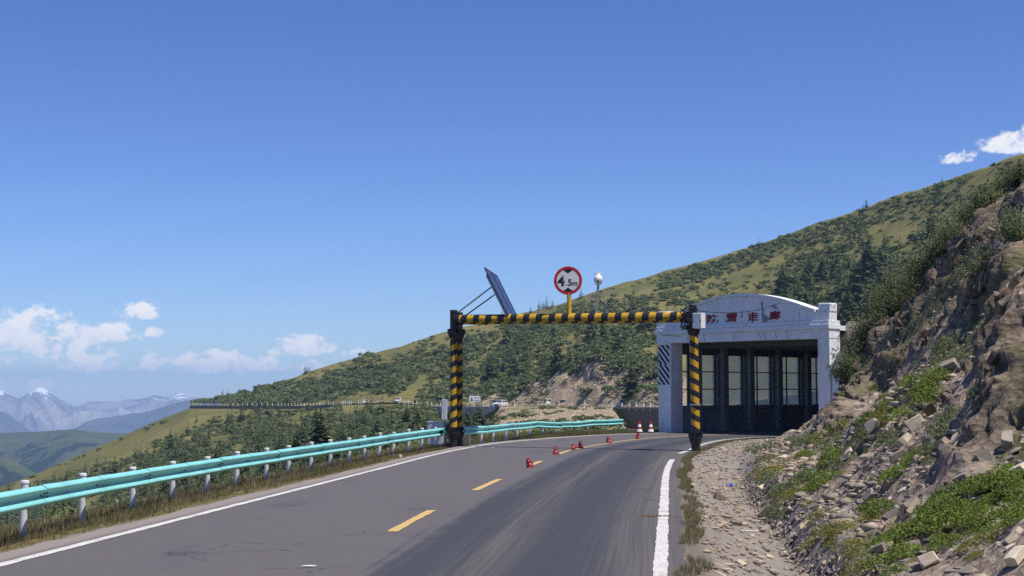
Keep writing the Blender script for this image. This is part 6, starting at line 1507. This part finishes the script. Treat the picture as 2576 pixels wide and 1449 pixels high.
# ------------------------------------------------------------------ verge grasses, litter
def build_verges():
    rng = np.random.default_rng(12); rnd = random.Random(12)
    tufts = [tuft_arr(k, 11, 1.0, .5) for k in range(6)]
    def grass(name, T, mat, lab):
        VV = []; FF = []; k = 0
        for i, r in enumerate(T):
            V0, F0 = tufts[i % 6]; c, s = math.cos(r[4]), math.sin(r[4]); V = np.stack([(V0[:, 0] * c - V0[:, 1] * s) * r[3] + r[0], (V0[:, 0] * s + V0[:, 1] * c) * r[3] + r[1], V0[:, 2] * r[3] + r[2]], 1); VV.append(V); FF.append(F0 + k); k += len(V0)
        F_ = np.concatenate(FF); me = np_mesh(name, np.concatenate(VV), grass_faces(F_)); return tag(link(name, me, mat), lab, 'grass', kind='stuff')
    n = 34000; t = rng.random(n); i = (t * (len(LINE_L) - 1)).astype(int); i = np.clip(i, 0, len(LINE_L) - 2); f = rng.random(n)[:, None]; base = LINE_L[i] * (1 - f) + LINE_L[i + 1] * f; nn = normals(LINE_L)[i]
    w = .55 + rng.gamma(2.4, .62, n); P = base - nn * w[:, None]; z, wr, wl = near_z(P[:, 0], P[:, 1]); g = vnoise(P[:, 0] * .8, P[:, 1] * .8, seed=91)
    ok = (wl > .62 + .25 * g) & (P[:, 1] < 92) & (P[:, 1] > 8) & (rng.random(n) < np.where(wl < 1.3, .5, 1))
    Td = []; Tg = []
    for k in np.where(ok)[0]:
        tall = np.interp(wl[k], [.7, 1.1, 1.8, 3, 6], [.07, .13, .27, .38, .45]) * rng.uniform(.5, 1.3); beyond = P[k, 1] > 56
        (Tg if (rng.random() < (.9 if beyond else np.interp(wl[k], [.8, 1.2, 2], [.8, .55, .35])) + .3 * g[k]) else Td).append((P[k, 0], P[k, 1], z[k] - .02, tall, rng.uniform(0, 6)))
    n = 5200; f = rng.random(n); s = arclen(LINE_R); dd = f * s[np.argmax(LINE_R[:, 1] > 66)]; base = np.stack([np.interp(dd, s, LINE_R[:, 0]), np.interp(dd, s, LINE_R[:, 1])], 1); nR = normals(LINE_R); nn = np.stack([np.interp(dd, s, nR[:, 0]), np.interp(dd, s, nR[:, 1])], 1)
    wd = .36 + .27 * rng.random(n) + .12 * vnoise(dd * .7, dd * 0, seed=93) - .12 * (base[:, 1] < 24); P = base + nn * wd[:, None]; z = near_z(P[:, 0], P[:, 1])[0]
    for k in range(n):
        if vnoise(np.array([dd[k] * .45]), np.array([0.]), seed=94)[0] > -.85: (Tg if rng.random() < .55 else Td).append((P[k, 0], P[k, 1], z[k] + .015, rng.uniform(.05, .12), rng.uniform(0, 6)))
    for _ in range(4200):                                            # stony bank: sparse grass
        x, y = rng.uniform(2, 22), rng.uniform(12, 62); zz, wr, _ = near_z(np.array([x]), np.array([y]))
        if wr[0] > 2.4 and vnoise(np.array([x * .6]), np.array([y * .6]), seed=95)[0] > .1: (Td if rng.random() < .5 else Tg).append((x, y, zz[0], rng.uniform(.08, .24), rng.uniform(0, 6)))
    grass('grass', Td, MAT['dry_grass'], 'dry straw coloured grass under the guardrail')
    grass('grass', Tg, MAT['green_grass'], 'short green grass along both edges of the road')
    # dark low growth on the drop behind the rail
    T = []
    for _ in range(900):
        k = rng.integers(0, len(LINE_L) - 60); p = LINE_L[k] - normals(LINE_L)[k] * rng.uniform(2.9, 8.0); 
        if p[1] < 6 or p[1] > 90: continue
        T.append((p[0], p[1], near_zs(p[0], p[1]) - .05, rng.uniform(.35, .85), rng.uniform(0, 6), rng.uniform(.7, 1.1)))
    stamp('undergrowth', [dome_arr(660 + k, 240, .11, .6) for k in range(3)], T, MAT['scrub'], 'dark green undergrowth on the drop behind the guardrail', 'stuff', 'undergrowth')
    # single stones and litter on the verge
    for i, (px, py, s_, lab, m) in enumerate(((125, 1326, .10, 'flat white stone in the dry grass between the first two rail posts', 'slate_pale'), (168, 1315, .08, 'pale stone near the second rail post', 'slate_pale'), (295, 1286, .08, 'white stone in the grass by the third rail post', 'slate_pale'), (982, 1149, .17, 'pale boulder at the foot of the rail posts near the gate', 'slate_pale'), (1005, 1151, .11, 'small pale stone just right of the pale boulder by the rail posts', 'slate_pale'))):
        Y = 3720 * 2.2 / (py - 985); p = at(px, py, Y); o = link('stone', block(200 + i, (s_, s_ * .8, s_ * .6)), MAT[m]); o.location = (p.x, p.y, near_zs(p.x, p.y) + s_ * .25); o.rotation_euler = (.2, .1, i); tag(o, lab, 'stone')
    p = hit(1838, 1228); 
    if p:
        t = thing('plastic_bottle', 'crushed blue and clear plastic bottle lying in the ditch', 'bottle', p + Vector((0, 0, .07)), .4); BM().tube([(-.12, 0, 0), (-.06, 0, .01), (.04, 0, 0), (.09, 0, 0)], [.04, .045, .045, .02], 10).make('body', MAT['litter_blue'], t, auto=40); BM().tube([(.09, 0, 0), (.115, 0, 0)], .017, 8).make('cap', MAT['litter_white'], t)
    p = hit(1885, 1345)
    if p: tag(BM().box(p + Vector((0, 0, .06)), (.30, .05, .03), Matrix.Rotation(-.3, 3, 'Z'), .008).make('wrapper', MAT['litter_white']), 'white scrap of packaging among the slabs in the ditch', 'litter')
    for px, py, s_, lab in ((777, 1420, .09, 'small white scrap of paper lying on the left lane'), (1240, 1126, .05, 'tiny white scrap on the road before the left gate post')):
        Y = 3720 * 2.1 / (py - 985); p = at(px, py, Y); b = BM(); b.prism([(-s_, -.02), (s_ * .4, -.035), (s_, .0), (s_ * .3, .03), (-s_ * .7, .02)], .006, .014, lambda x, y, k: Vector((p.x + x, p.y + y * 1.5, k + .01 * x))); tag(b.make('paper_scrap', MAT['litter_white']), lab, 'litter')
    Y = 3720 * 2.1 / (1296 - 985); p = at(1650, 1296, Y); T = []
    for _ in range(160): T.append((p.x + rng.normal(0, .17), p.y + rng.normal(0, .10), .012, rng.uniform(.012, .035), rng.uniform(0, 6), .5))
    o = stamp('dirt', [rock_arr(950 + k, 7, (.6, .5, .4)) for k in range(3)], T, MAT['dung'], 'brown crumbs of dung spilt across the right white line', 'stuff', 'dirt', tri=True)
build_slope_things(); build_verges()
